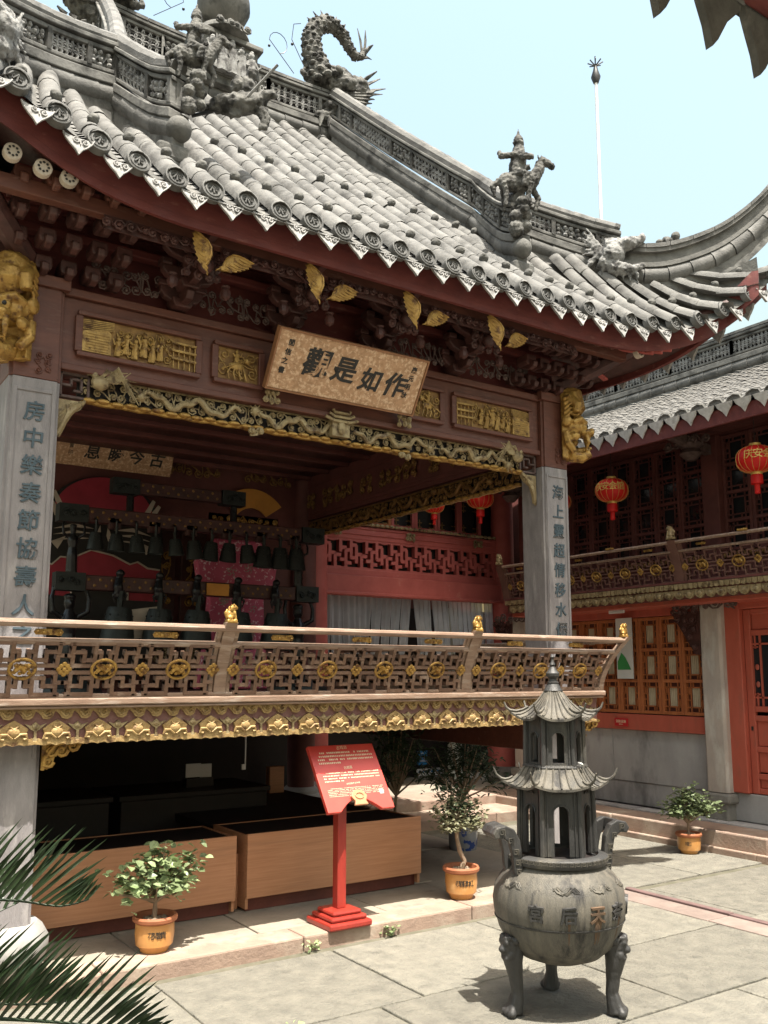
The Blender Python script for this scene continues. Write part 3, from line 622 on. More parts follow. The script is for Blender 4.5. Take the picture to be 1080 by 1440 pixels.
# tile meshes
def barrel_mesh(L=.228, r0=.066, r1=.0615):
    mb = MB(); n = 7; vs = []
    for (x, r) in ((0,r0-.006),(0,r0-.002),(.006,r0),(L,r1)):
        for k in range(n+1):
            a = math.pi*k/n; vs.append((x, r*math.cos(a), r*math.sin(a)*1.06-.012))
    m = n+1
    mb.add(vs, [(i*m+k, i*m+k+1, (i+1)*m+k+1, (i+1)*m+k) for i in range(3) for k in range(n)]+[(m+n, m, 2*m, 3*m, 3*m+n, 2*m+n)])
    return mb.mesh('barrel_tile', T['tile'], 50)
BAR = barrel_mesh()
mb = MB(); f = lambda r,z: (r, z)
mb.lathe([(.001,.004),(.03,.006),(.034,.012),(.04,.012),(.043,.005),(.05,.006),(.053,.016),(.06,.014),(.0605,-.03),(.05,-.035)], n=24)
mb.tube([(-.02,-.012,.01),(0,.018,.012),(.02,-.012,.01),(-.02,.006,.01),(.02,.006,.01)], .005, 5); mb.tube([(0,-.022,.01),(0,.024,.01)], .005, 5)
DISC = mb.xf(MX.Scale(1.12,4)).xf(MX.Rotation(R(90),4,'X')).mesh('tile_disc', T['disc'], 40)
mb = MB(); pl = [(-.08,.0),(-.045,-.01),(0,-.014),(.045,-.01),(.08,.0),(.066,-.03),(.042,-.06),(.018,-.085),(0,-.115),(-.018,-.085),(-.042,-.06),(-.066,-.03)]
mb.prism(pl, -.012, .004, lambda u,v,d: (u, d+v*.25, v))
mb.tube([(u,-.013+v*.25,v) for u,v in pl[4:]+pl[:1]], .005, 5)
scrolls(mb, lambda u,v,d: (u-.05,-.014+(v-.06)*.25-d*.5,v-.06), .1,.05,2,1,.006,random.Random(2))
DRIP = mb.mesh('drip_tile', T['lime'], 40)
mb = MB(); mb.ell((0,0,.0),(.036,.03,.034)); mb.ell((0,-.018,.012),(.024,.018,.02)); CAP = organic(mb,.006,.012,.02,1); CAP.materials.append(T['tiledk'])
segs = []; pan = MB(); ns = 0
xk = .796-.2145*4
cols = []
while xk < 6.6: cols.append(xk); xk += .2145
for X in cols:
    Ye, z0, l = eave(X); L = (RP(X,1)-RP(X,0)).length; n = max(1,int(L/.205)); d0 = (RP(X,.1)-RP(X,0)).normalized(); ra = math.atan2(-d0.x,d0.y)
    for k in range(n+1):
        t0 = .012/L+k*.205/L; t1 = min(t0+.205/L, 1.03)
        if t1-t0 > .04/L: segs.append((RP(X,t0), RP(X,t1)))
    inst('tile_disc', DISC, roof, TR(X,Ye-.002,z0+l)@MX.Rotation(ra*.02,4,'Z')@MX.Rotation(rnd.uniform(-.5,.5),4,'Y')@MX.Rotation(R(-12),4,'X'))
    for dl in (.27, 1.42):
        if dl < L-.12: inst('tile_cap', CAP, roof, TR(*(RP(X,dl/L)+V((0,-.02,.07))))@MX.Rotation(rnd.uniform(0,6),4,'Z'))
    if X+.107 < 6.62:
        Xd = X+.107; Yd, zd, ld = eave(Xd); Ld = (RP(Xd,1)-RP(Xd,0)).length; dd_ = (RP(Xd,.1)-RP(Xd,0)).normalized(); ra = math.atan2(-dd_.x,dd_.y)
        inst('drip_tile', DRIP, roof, TR(Xd,Yd,zd+ld-.05)@MX.Rotation(ra*.05,4,'Z')@MX.Rotation(-.17*eq(Xd-XC)*(1 if Xd>XC else -1),4,'Y'))
        nx_ = V((math.cos(ra),math.sin(ra),0))
        for q_ in range(int(Ld/.1)+1):                     # lapped pan tiles in the channel
            ta, tb = (.005+.1*q_)/Ld, min(1.02,(.125+.1*q_)/Ld)
            pan.grid(5, 1, lambda u,v: RP(Xd,ta+(tb-ta)*v)+nx_*(.15*(u-.5))+V((0,0,-.034-.028*math.sin(math.pi*u)+.012*(1-v))))
pan.build('pan_tiles', T['tile'], roof, kind='stuff')
segs.sort(key=lambda s: (s[0]-cam.location).length + (4 if s[0].x < .4 else 0))
rest = MB()
for i, (p, q) in enumerate(segs):
    m = TR(rnd.uniform(-.004,.004),rnd.uniform(-.004,.004),rnd.uniform(-.003,.003))@along(p, q)@MX.Rotation(rnd.uniform(-.05,.05),4,'X')@MX.Rotation(rnd.uniform(-.02,.02),4,'Z')
    if i < 298: inst('barrel_tile', BAR, roof, m)
    else: rest.add([m@v.co for v in BAR.vertices], [tuple(pp.vertices) for pp in BAR.polygons])
if rest.v: rest.build('far_barrel_tiles', T['tile'], roof, smooth=50, kind='stuff')
side = MB()                                                # drips and barrels of the right-hand eave, seen from below
for k in range(26):
    b = -3.2+.2145*k; q = eq(b); Xe = XC+BR+.4*q*q; m = TR(Xe+.0,YR+b,4.345+lift(b)-.055)@MX.Rotation(R(90),4,'Z')
    inst('drip_tile', DRIP, roof, m)
    a0 = 1.42 if abs(b) < 1.95 else min(Xe-XC-.05, 1.57+(abs(b)-1.95)/.66)
    pts = [(XC+a, YR+b+.107, 4.33+lift(b)*math.exp(-(Xe-XC-a)/.7)+.63*(Xe-XC-a)) for a in [Xe-XC+(a0-Xe+XC)*t/6 for t in range(7)]]
    side.tube(pts, .052, 7)
side.build('side_barrel_tiles', T['tile'], roof, kind='stuff')
for x, z in ((.834,4.299),(.987,4.262),(1.122,4.248),(5.6,4.2)):
    mb = MB().lathe([(.046,-.04),(.046,0),(.041,.004),(.02,.002),(.001,.004)], n=20).xf(MX.Rotation(R(90),4,'X')).xf(TR(x,4.635,z)); c = mb.build('rafter_end', T['cream'], stage)
    mb = MB()
    for k in range(8): mb.ell((x+.025*math.cos(k*.785),4.6295,z+.025*math.sin(k*.785)),(.007,.003,.007),n=6,m=4)
    mb.build('flower_paint', T['ink'], c)
for k in range(9):                                         # rafters under the raised right corner, fanning out
    t = k/8; a = V((5.38+.1*t,5.2+.1*t,4.42)); e = V((5.6+.72*t,4.5-.05*t+.1*(1-t),4.2+.42*t*t)) if k < 5 else V((6.35-.12*(k-5),4.45+.3*(k-5),4.55-.1*(k-5)))
    MB().bar(a, e, .055, .05).build('corner_rafter', T['galred'], stage, smooth=0, bevel=.006)
# ---------------------------------------------------------------- ridges
class Path:
    def __init__(s, pts, side):
        pts = [V(p) for p in pts]; q = []
        n = len(pts)
        for i in range(n-1):                                # catmull-rom
            a, b, c, d = pts[max(i-1,0)], pts[i], pts[i+1], pts[min(i+2,n-1)]
            for k in range(8):
                t = k/8; q.append(.5*((2*b)+(c-a)*t+(2*a-5*b+4*c-d)*t*t+(3*b-a-3*c+d)*t**3))
        q.append(pts[-1]); s.p = q; s.c = [0]
        for a, b in zip(q, q[1:]): s.c.append(s.c[-1]+(b-a).length)
        s.L = s.c[-1]; s.side = V(side)
    def __call__(s, u, v, d):
        uu = min(max(u,0),s.L); i = 0
        while i < len(s.c)-2 and s.c[i+1] < uu: i += 1
        t = (uu-s.c[i])/max(1e-6, s.c[i+1]-s.c[i]); p = s.p[i].lerp(s.p[i+1], t); a = s.p[max(i-1,0)]; b = s.p[min(i+2,len(s.p)-1)]
        tg = (b-a).normalized(); n = V((-tg.y,tg.x,0)).normalized(); n = n if n.dot(s.side) > 0 else -n
        return p+V((0,0,v))+n*d+tg*(u-uu)
def slabp(mb, f, u0, u1, v0, v1, d0, d1, st=.12):
    n = max(1, int((u1-u0)/st)); vs = []
    for i in range(n+1):
        u = u0+(u1-u0)*i/n; vs += [f(u,v0,d0),f(u,v1,d0),f(u,v1,d1),f(u,v0,d1)]
    return mb.add(vs, [(i*4+k,i*4+(k+1)%4,(i+1)*4+(k+1)%4,(i+1)*4+k) for i in range(n) for k in range(4)]+[(3,2,1,0),tuple(n*4+k for k in range(4))])
def ridge(par, f, hw, panels, rr=.078, top=True, name='hip_ridge', u1=None, roll0=0, h0=.08):
    L = u1 or f.L
    mb = MB(); slabp(mb, f, 0, L, -.24, -.02, -.045, .045); slabp(mb, f, 0, L, .05, h0+.035, -.075, .075); slabp(mb, f, 0, L, h0+.05, h0+.08, -.06, .06)
    slabp(mb, f, 0, L, h0+hw-.03, h0+hw, -.06, .06); slabp(mb, f, 0, L, h0+hw+.008, h0+hw+.04, -.08, .08)
    slabp(mb, f, 0, L, h0+.06, h0+hw-.01, -.02, .02)
    w = mb.build(name, T['ridge'], par, smooth=0, bevel=.006)
    u = roll0; k = 0
    while u < f.L-.03:
        e = min(u+.2, f.L); MB().tube([f(u,0,0),f(u+.02,0,0),f(e-.004,0,0)], [rr*1.04,rr*1.0,rr*.95], 12).build('ridge_tile', T['tile'], w)
        if top: MB().tube([f(min(u,L-.05),h0+hw+.075,0),f(min(e,L)-.004,h0+hw+.075,0)], [rr*.8,rr*.74], 10).build('ridge_tile', T['tile'], w)
        elif u < L: 
            b2 = MB(); slabp(b2, f, u, min(e,L)-.006, h0+hw+.045, h0+hw+.075, -.085, .085); b2.build('coping_tile', T['tile'], w, smooth=0)
        u = e; k += 1
    for (a, b, kind) in panels:
        for uu in (a, b):
            mb = MB(); slabp(mb, f, uu-.018, uu+.018, h0+.07, h0+hw-.02, -.065, .065); mb.build('ridge_post', T['ridge'], w, smooth=0)
        v0, v1 = h0+.085, h0+hw-.035
        mb = MB()
        if kind == 'rings':
            r = (v1-v0)/3.2; n = int((b-a-.04)/(r*1.15))
            for i in range(n+1):
                for j in range(3):
                    uc = a+.02+(b-a-.04)*i/max(n,1); vc = v0+r*.55+(v1-v0-r*1.1)*j/2
                    mb.tube([f(uc+r*.8*math.cos(t*.785),vc+r*.8*math.sin(t*.785),.042) for t in range(9)], .0075, 4)
            mb.build('lattice', T['sculptpale'], w)
        else:
            scrolls(mb, lambda u,v,d: f(a+.02+u,v0+v,.03+d), b-a-.04, v1-v0, max(2,int((b-a)/.06)), 3, .013, rnd)
            mb.build('relief', T['sculptpale'], w)
        bk = MB(); slabp(bk, f, a+.018, b-.018, v0-.01, v1+.01, .0201, .024); bk.build('panel_back', T['black'] if kind == 'rings' else T['ridge'], w, smooth=0)
    return w
mr = Path([(2.0,YR,7.1),(2.6,YR,7.07),(3.74,YR,7.07),(4.4,YR,7.1)], (0,-1,0))
ridge(stage, mr, .3, [(.18,.55,'rings'),(.55,.8,'rel'),(1.52,1.62,'rel'),(1.62,2.2,'rings')], top=False, name='main_ridge')
CH = [(4.35,7.35,7.12),(4.5,6.5,6.3),(4.68,5.75,5.6),(4.74,5.5,5.37),(4.62,5.1,5.02),(4.55,4.86,4.88)]
HP = [(4.74,5.5,5.37),(5.25,5.27,5.2),(5.83,4.8,4.956),(6.28,4.49,5.07),(6.64,4.27,5.358),(6.95,4.1,5.77),(7.16,3.99,6.18)]
for s in (1, -1):
    mm = (lambda P: P) if s == 1 else (lambda P: [(2*XC-x,y,z) for x,y,z in P])
    c = Path(mm(CH), (-.8,-.6,0) if s == 1 else (-1,0,0)); h = Path(mm(HP), (-.6,-.8,0) if s == 1 else (.4,-1,0))
    L = c.L
    ridge(stage, c, .25, [(.2,.45,'rel'),(.45,1.2,'rings'),(1.2,1.55,'rel'),(1.55,2.1,'rings'),(2.1,2.4,'rel'),(2.4,2.68,'rings' if s < 0 else 'rel'),(2.68,L-.3,'rings' if s < 0 else 'rel'),(L-.3,L-.03,'rel')], name='descending_ridge')
    MB().ell(c(L,0,0), .079, n=14, m=10).build('ridge_end', T['tiledk'], stage)
    MB().box(*sum(([q-.1,q+.1] for q in c(L-.1,0,0)[:2]), []), c(L,0,0).z-.21, c(L,0,0).z-.1).build('ridge_corbel', T['tiledk'], stage, smooth=0, bevel=.02)
    w = ridge(stage, h, .23, [(.06,.28,'rel'),(.28,.62,'rings'),(.62,1.02,'rel'),(1.02,1.2,'rings')], u1=1.22, name='hip_ridge')
    mb = MB()
    slabp(mb, h, 1.22, h.L, .06, .1, -.07, .07, .08); slabp(mb, h, 1.22, h.L, .1, .19, -.04, .04, .08); slabp(mb, h, 1.22, h.L, .19, .225, -.075, .075, .08); slabp(mb, h, 1.22, h.L, -.22, -.03, -.03, .03, .08)
    mb.build('ridge_curl', T['ridge'], w, smooth=0)
    u = 1.22
    while u < h.L-.05:
        b2 = MB(); slabp(b2, h, u, min(u+.2,h.L)-.006, .226, .262, -.085, .085, .05); b2.build('coping_tile', T['tile'], w, smooth=0); u += .2
    # dragon head at the foot of the hip
    d0 = 1.05; hd = lambda u,v,d: h(d0+u, v, d)
    mb = MB(); mb.ell(hd(.08,.1,.1),(.11,.11,.1)); mb.tube([hd(-.02,.02,.1),hd(.1,-.02,.12),hd(.24,.0,.11),hd(.34,.06,.1)],[.07,.07,.045,.02],8)
    mb.tube([hd(.02,.15,.1),hd(.14,.19,.11),hd(.26,.25,.1),hd(.34,.29,.09)],[.08,.07,.055,.03],8); mb.ell(hd(.33,.3,.1),.035); mb.ell(hd(.2,.22,.16),.03)
    for k in range(9): mb.tube([hd(0,.1,.1),hd(-.14-.02*(k%3),.28-.05*k,.1)],[.035,.006],5)
    for k in range(6): mb.tube([hd(.0+.055*k,-.03,.12),hd(-.02+.06*k,-.12,.12)],[.02,.004],5)
    o = put('corner_dragon', organic(mb,.009,.022,.022,1), T['sculptpale'])
    tag(o, 'silvery dragon head biting the up-curled right corner ridge of the stage roof' if s == 1 else 'silvery dragon head on the near left corner ridge beside the round tile ends', 'dragon sculpture', 'dragon heads on the corner ridges')
    if s == 1:                                             # small beast on the curl
        q = h(1.62,.255,0); mb = MB(); mb.ell(q+V((0,0,.05)),(.06,.04,.035)); mb.ell(q+V((.07,-.03,.1)),.04); mb.ell(q+V((-.07,.03,.03)),.028)
        for a, b in ((.04,.02),(-.04,.02),(.04,-.03),(-.04,-.03)): mb.tube([q+V((a,b,.04)),q+V((a*1.2,b,-.01))],[.018,.014],6)
        o = put('ridge_beast', organic(mb,.007,.012,.03,2), T['sculpt']); tag(o, 'small dark crouching beast on the up-curled right corner ridge', 'roof figure')
# urn block on the main ridge
mb = MB(); mb.box(2.84,3.46,YR-.14,YR+.14,7.12,7.58); mb.box(2.80,3.50,YR-.18,YR+.18,7.58,7.63); mb.box(2.88,3.42,YR-.155,YR-.139,7.2,7.225)
bl = mb.build('ridge_block', T['ridge'], stage, smooth=0, bevel=.01)
mb = MB()
for k in range(5): figure(mb, lambda u,v,d: (2.93+u,YR-.16-d,7.2+v), .05+.1*k, .02, .26+.08*rnd.random(), rnd)
scrolls(mb, lambda u,v,d: (2.9+u,YR-.15-d,7.19+v), .5,.34,5,3,.018,rnd); mb.build('relief', T['sculptpale'], bl)
mb = MB(); mb.lathe([(.2,7.63),(.26,7.66),(.24,7.72),(.12,7.78),(.1,7.8),(.2,7.87),(.255,7.99),(.25,8.09),(.16,8.17),(.11,8.19),(.15,8.24),(.19,8.31),(.14,8.4),(.05,8.46)], (3.15,YR,0), 26)
scrolls(mb, lambda u,v,d: (2.98+u,YR-.24+.1*v-d,7.64+v), .36,.1,4,1,.02,rnd)
o = mb.build('ridge_urn', T['ridge'], None, loc=(3.15,YR,7.63)); tag(o, 'round grey urn finial on the middle of the stage roof ridge', 'finial')
# big ridge dragons
def big_dragon(X0, s, label):
    f = lambda x,z,d=0: V((X0+s*(x-4.35), 7.42-d, z))
    mb = MB(); bd = [(4.24,7.66),(4.17,7.8),(4.12,7.93),(4.1,8.07),(4.14,8.22),(4.26,8.33),(4.38,8.34),(4.48,8.28),(4.55,8.18),(4.63,8.1),(4.71,8.13),(4.76,8.24)]
    mb.tube([f(*p) for p in bd], [.17,.125,.104,.095,.09,.083,.074,.064,.055,.046,.037,.028], 10)
    mb.ell(f(4.42,7.68),(.21,.17,.19)); mb.ell(f(4.62,7.67),(.18,.16,.17)); mb.ell(f(4.47,7.64,.14),(.08,.06,.075)); mb.ell(f(4.36,7.74,.12),(.045,.04,.045)); mb.ell(f(4.64,7.72,.1),(.08,.07,.07))
    mb.tube([f(4.35,7.7),f(4.2,7.68),f(4.08,7.63),f(4.0,7.67),f(4.03,7.73)],[.1,.06,.045,.03,.015],8)
    mb.tube([f(4.62,7.52),f(4.48,7.38),f(4.34,7.28),f(4.22,7.23),f(4.14,7.26)],[.12,.12,.11,.09,.05],9); mb.ell(f(4.35,7.37,.05),(.12,.1,.07))
    me = organic(mb,.013,.03,.03,1,'VORONOI')
    o = put('ridge_dragon', me, T['sculpt']); tag(o, label, 'dragon sculpture', 'dragons at the ends of the main ridge')
    mb = MB()
    for a, b in [((4.05,8.3),(4.13,8.24)),((4.12,8.4),(4.18,8.3)),((4.21,8.45),(4.24,8.34)),((4.3,8.45),(4.31,8.34)),((4.4,8.46),(4.38,8.34)),((4.51,8.42),(4.45,8.3)),((4.56,8.35),(4.5,8.25)),((4.02,8.18),(4.1,8.14)),((4.01,8.08),(4.1,8.02)),((4.01,7.96),(4.1,7.9)),((4.04,7.87),(4.12,7.8)),
                 ((4.76,8.46),(4.75,8.2)),((4.66,8.44),(4.72,8.16)),((4.86,8.33),(4.75,8.18)),((4.84,8.15),(4.72,8.12)),((4.71,7.9),(4.6,7.75)),((4.91,8.04),(4.65,7.75)),((4.95,7.97),(4.66,7.72)),((5.02,7.88),(4.68,7.68)),((4.98,7.8),(4.68,7.65)),((4.88,7.7),(4.66,7.6)),((4.5,7.92),(4.46,7.8))]:
        mb.tube([f(*b),f((a[0]+b[0])/2,(a[1]+b[1])/2+.01,.01),f(*a)],[.03,.026,.008],5,flat=.5)
    for k in range(7): mb.tube([f(4.2+.08*k,7.22,.08),f(4.16+.1*k,7.08+.03*k,.1)],[.03,.008],5)
    for k in range(6): mb.tube([f(4.42,7.42+.02*k,.12),f(4.6+.03*k,7.4+.05*k,.13),f(4.74+.02*k,7.44+.06*k,.1)],[.02,.018,.006],5)
    mb.build('fin_spikes', T['sculpt'], o)
    mb = MB(); bd_ = [(V(f(*p))) for p in bd]; rs_ = [.17,.125,.104,.095,.09,.083,.074,.064,.055,.046,.037,.028]
    for i in range(len(bd_)-1):
        for t in (0,.5):
            p = bd_[i].lerp(bd_[i+1],t); rr_ = (rs_[i]+(rs_[i+1]-rs_[i])*t)*.92; tg = (bd_[i+1]-bd_[i]).normalized(); n1 = tg.cross(V((0,1,0))).normalized()
            for k in range(9):
                a = 6.283*(k+.5*(t>0))/9; d = n1*math.cos(a)+V((0,1,0))*math.sin(a); mb.ell(p+d*rr_, (rr_*.3,rr_*.3,rr_*.22), n=7, m=4)
    mb.build('scales', T['sculpt'], o, kind='stuff')
    mb = MB()
    for k in range(4): mb.ell(f((4.47,4.36,4.5,4.33)[k],(7.64,7.74,7.64,7.74)[k],(.185,.16,.2,.17)[k]),(.035,.022,.035))
    mb.build('eye', T['tiledk'], o)
    mb = MB(); mb.tube([f(3.9,7.6,.02)]+[f(3.72-.11*math.cos(t*.45)*.9,7.86+.11*math.sin(t*.45),.02) for t in range(0,11)], .004, 4); mb.ell(f(3.62,7.79,.02),.014)
    mb.tube([f(4.02,7.75),f(3.88,7.98),f(3.9,8.16),f(3.98,8.2)], .004, 4); mb.ell(f(3.885,7.93),.015); mb.build('whisker_wire', T['wire'], o)
big_dragon(4.35, 1, 'grey ridge dragon with curled spiny tail at the right end of the ridge')
big_dragon(2.0, -1, 'grey ridge dragon at the far left end of the ridge, mostly out of view')
# mounted warriors on the ridge ends
def horseman(o, ang, sc, rider, name, mt, label, cat, pillar=.28, sgn=1):
    mb = MB(); b = pillar
    mb.ell((0,0,b+.17),(.15,.075,.085)); mb.ell((.1,0,b+.19),(.08,.07,.085)); mb.ell((-.1,0,b+.18),(.08,.075,.085))
    mb.tube([(.12,0,b+.2),(.18,0,b+.29),(.2,0,b+.37)],[.065,.05,.04],8); mb.tube([(.19,0,b+.38),(.25,0,b+.36),(.31,0,b+.31)],[.045,.036,.026],8); mb.tube([(.19,.02,b+.4),(.18,.025,b+.45)],[.015,.006],5)
    for x, y_, k in ((.12,.045,.06),(.1,-.045,-.02),(-.12,.045,.0),(-.13,-.045,.02)): mb.tube([(x,y_,b+.15),(x+k,y_,b+.05),(x+k*.4,y_,b-.06)],[.035,.024,.02],6)
    mb.tube([(-.16,0,b+.2),(-.22,0,b+.14),(-.2,0,b+.04)],[.03,.028,.012],6)
    if rider:
        mb.tube([(-.01,0,b+.22),(-.0,0,b+.33),(.01,0,b+.44),(.012,0,b+.52)],[.075,.075,.065,.04],8); mb.ell((.015,0,b+.52),(.042,.04,.05)); mb.lathe([(.05,b+.535),(.042,b+.58),(.03,b+.61),(.015,b+.62),(.006,b+.68)],(.01,0,0),8)
        for s in (-1,1):
            mb.tube([(0,s*.04,b+.41),(.05,s*.1,b+.36),(.12,s*.08,b+.37)],[.04,.033,.026],6); mb.tube([(0,s*.05,b+.24),(.06,s*.09,b+.2),(.04,s*.09,b+.1)],[.045,.035,.028],6)
        mb.tube([(0,-.03,b+.42),(-.08,-.05,b+.4),(-.15,-.02,b+.41),(-.16,0,b+.46)],[.035,.03,.03,.022],6)
    q = random.Random(4)
    for k in range(9): mb.ell((q.uniform(-.05,.05),q.uniform(-.04,.04),b*(k+.5)/9),(q.uniform(.05,.085),.06,.055))
    me = organic(mb,.0075,.02,.022,1)
    r = put(name, me, mt, None, TR(*o)@MX.Rotation(ang,4,'Z')@MX.Scale(sc,4)); return tag(r, label, cat)
horseman((4.53,4.86,4.99), R(-34), .9, True, 'horse_rider_statue', T['sculpt'], 'dark mounted warrior statue on rocks above the right descending ridge end', 'roof statue', .3)
horseman((1.86,4.83,5.0), R(-20), .72, True, 'horse_rider_statue', T['sculpt'], 'dark mounted warrior on rearing horse at the left descending ridge end', 'roof statue', .34)
h2 = MB()
h2.tube([(0,0,0),(.12,-.02,.0),(.26,-.03,.02)],[.05,.075,.06],9); h2.tube([(.26,-.03,.02),(.33,-.03,.09),(.38,-.04,.08)],[.05,.035,.025],8); h2.ell((.2,-.02,.12),(.05,.05,.08)); h2.ell((.23,-.02,.22),.04); h2.ell((.14,.0,.14),(.05,.05,.06))
for x in (.08,.12,.27,.3): h2.tube([(x,-.03,-.02),(x+.03,-.04,-.1),(x+.01,-.04,-.17 if x > .2 else -.08)],[.03,.018,.012],6)
h2.tube([(0,0,0),(-.06,.01,-.03),(-.11,.01,.0)],[.04,.03,.02],6)
o = put('fallen_rider_statue', organic(h2,.009,.035,.035,1), T['sculpt'], None, TR(2.04,4.92,5.17)@MX.Rotation(R(-25),4,'Z')); tag(o, 'brown horseman statue with a raised spear in front of the roof tiles', 'roof statue')
MB().tube([(2.24,4.78,5.15),(2.42,4.7,5.33)], .009, 6).build('spear', T['sculptpale'], o)
MB().tube([(1.9,4.95,5.1),(2.1,4.9,5.14)], .012, 6).build('iron_rod', T['wire'], o)
# ---------------------------------------------------------------- bracket sets, wings, lions
mb = MB(); mb.box(1.0,5.35,YF+.16,YF+.2,3.906,4.7)
for (yy, zz, hh) in ((YF+.06,4.2,.05),(YF+.1,4.36,.06),(YF-.12,4.3,.05),(YF-.3,4.33,.06)): mb.box(.9,5.45,yy-.035,yy+.035,zz,zz+hh)
mb.build('bracket_board', T['fascia'], stage, smooth=0, bevel=.006)
MB().box(.75,5.6,4.78,4.85,4.17,4.255).build('eave_purlin', T['beam'], stage, smooth=0, bevel=.006)
def carve(name, x0, x1, y_, z0, z1, mt, nx, nz, r):
    mb = MB(); scrolls(mb, lambda u,v,d: (x0+u,y_-d,z0+v), x1-x0, z1-z0, nx, nz, r, rnd); return mb.build(name, mt, stage)
BX = (1.98, 2.72, 3.46, 4.19)
ed = [1.28]+list(BX)+[5.07]
for a, b in zip(ed, ed[1:]):
    carve('carved_valance', a+.06, b-.06, 4.76, 4.085, 4.17, T['dark'], int((b-a)/.07), 1, .011)
    if not 2.6 < (a+b)/2 < 3.6: carve('openwork_board', a+.12, b-.12, YF+.02, 3.93, 4.12, T['darkpale'], int((b-a)/.09), 2, .009)
    MB().box(a+.07,b-.07,4.775,4.785,4.09,4.172).build('valance_board', T['dark'], stage, smooth=0)
def curl_arm(mb, x, y0, y1, z, w=.04, h=.08):             # forward arm with a rolled nose
    mb.prism([(y0,z),(y1+.05,z-.02),(y1,z-.01),(y1-.03,z+.03),(y1,z+.065),(y1+.03,z+h),(y0,z+h)], x-w/2, x+w/2, lambda u,v,d: (d,u,v))
def bracket_set(x):
    mb = MB()
    for k in range(4):
        y_ = YF+.02-.125*k; z = 3.92+.085*k
        mb.prism([(-.05,0),(.05,0),(.068,.035),(.068,.06),(-.068,.06),(-.068,.035)], y_-.06, y_+.06, lambda u,v,d: (x+u,d,z+v))
        L = .14+.035*k
        mb.prism([(-L,.05),(-L,.085),(L,.085),(L,.05),(L*.8,.015),(L*.35,-.01),(-L*.35,-.01),(-L*.8,.015)], y_-.03, y_+.03, lambda u,v,d: (x+u,d,z+.045+v))
        for s in (-1,1): mb.box(x+s*L*.85-.035,x+s*L*.85+.035,y_-.045,y_+.045,z+.125,z+.165)
        curl_arm(mb, x, YF+.1, y_-.16, z+.03, .05)
    return mb
for x in BX:
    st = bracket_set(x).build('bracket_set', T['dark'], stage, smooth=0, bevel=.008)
    mb = MB(); scrolls(mb, lambda u,v,d: (x-.13+u,4.86-d+.2*(.2-v),3.98+v), .26,.2,4,3,.014,rnd); mb.ell((x,4.84,4.06),(.05,.05,.05)); mb.ell((x,4.82,4.19),(.045,.04,.05))
    mb.build('carved_beast', T['dark'], st)
    for s in (-1,1): MB().lathe([(.001,-.04),(.03,-.02),(.035,.01),(.02,.04),(.03,.05)], (x+s*.17,4.93,3.95), 8).build('pendant', T['dark'], st)
    for s in (-1, 1):                                      # gilt wings
        pl = [(.03,0),(.055,.04),(.07,.09),(.065,.14),(.04,.18),(.0,.215),(-.06,.262),(-.054,.236),(-.07,.235),(-.055,.205),(-.068,.2),(-.05,.17),(-.06,.165),(-.04,.135),(-.05,.13),(-.028,.1),(-.036,.09),(-.012,.06),(-.018,.05),(.01,.02)]
        m = TR(x-.03+s*.08,4.66,3.95)@MX.Rotation(s*R(38 if s<0 else 14),4,'Z')@MX.Rotation(s*R(-4 if s<0 else 44),4,'Y')@MX.Scale(.88 if s<0 else .9,4)
        mb = MB().prism([(u*(-s),v) for u,v in pl], -.006, .006, lambda u,v,d: (u,d,v))
        for d in (-.007,.007):
            for (u,v) in pl[7::2]:
                for q_ in range(3): mb.tube([(-s*(u+.008*q_),d,v-.012*q_),(-s*(u+.035+.004*q_),d*1.3,v-.03-.008*q_),(-s*min(.055,u+.075),d,v-.06-.004*q_)], [.003,.0055,.003], 4)
            mb.tube([(-s*a,d,b) for a,b in pl[:7]], .006, 5)
        mb.xf(m); mb.build('gilt_wing', T['gold'], st)
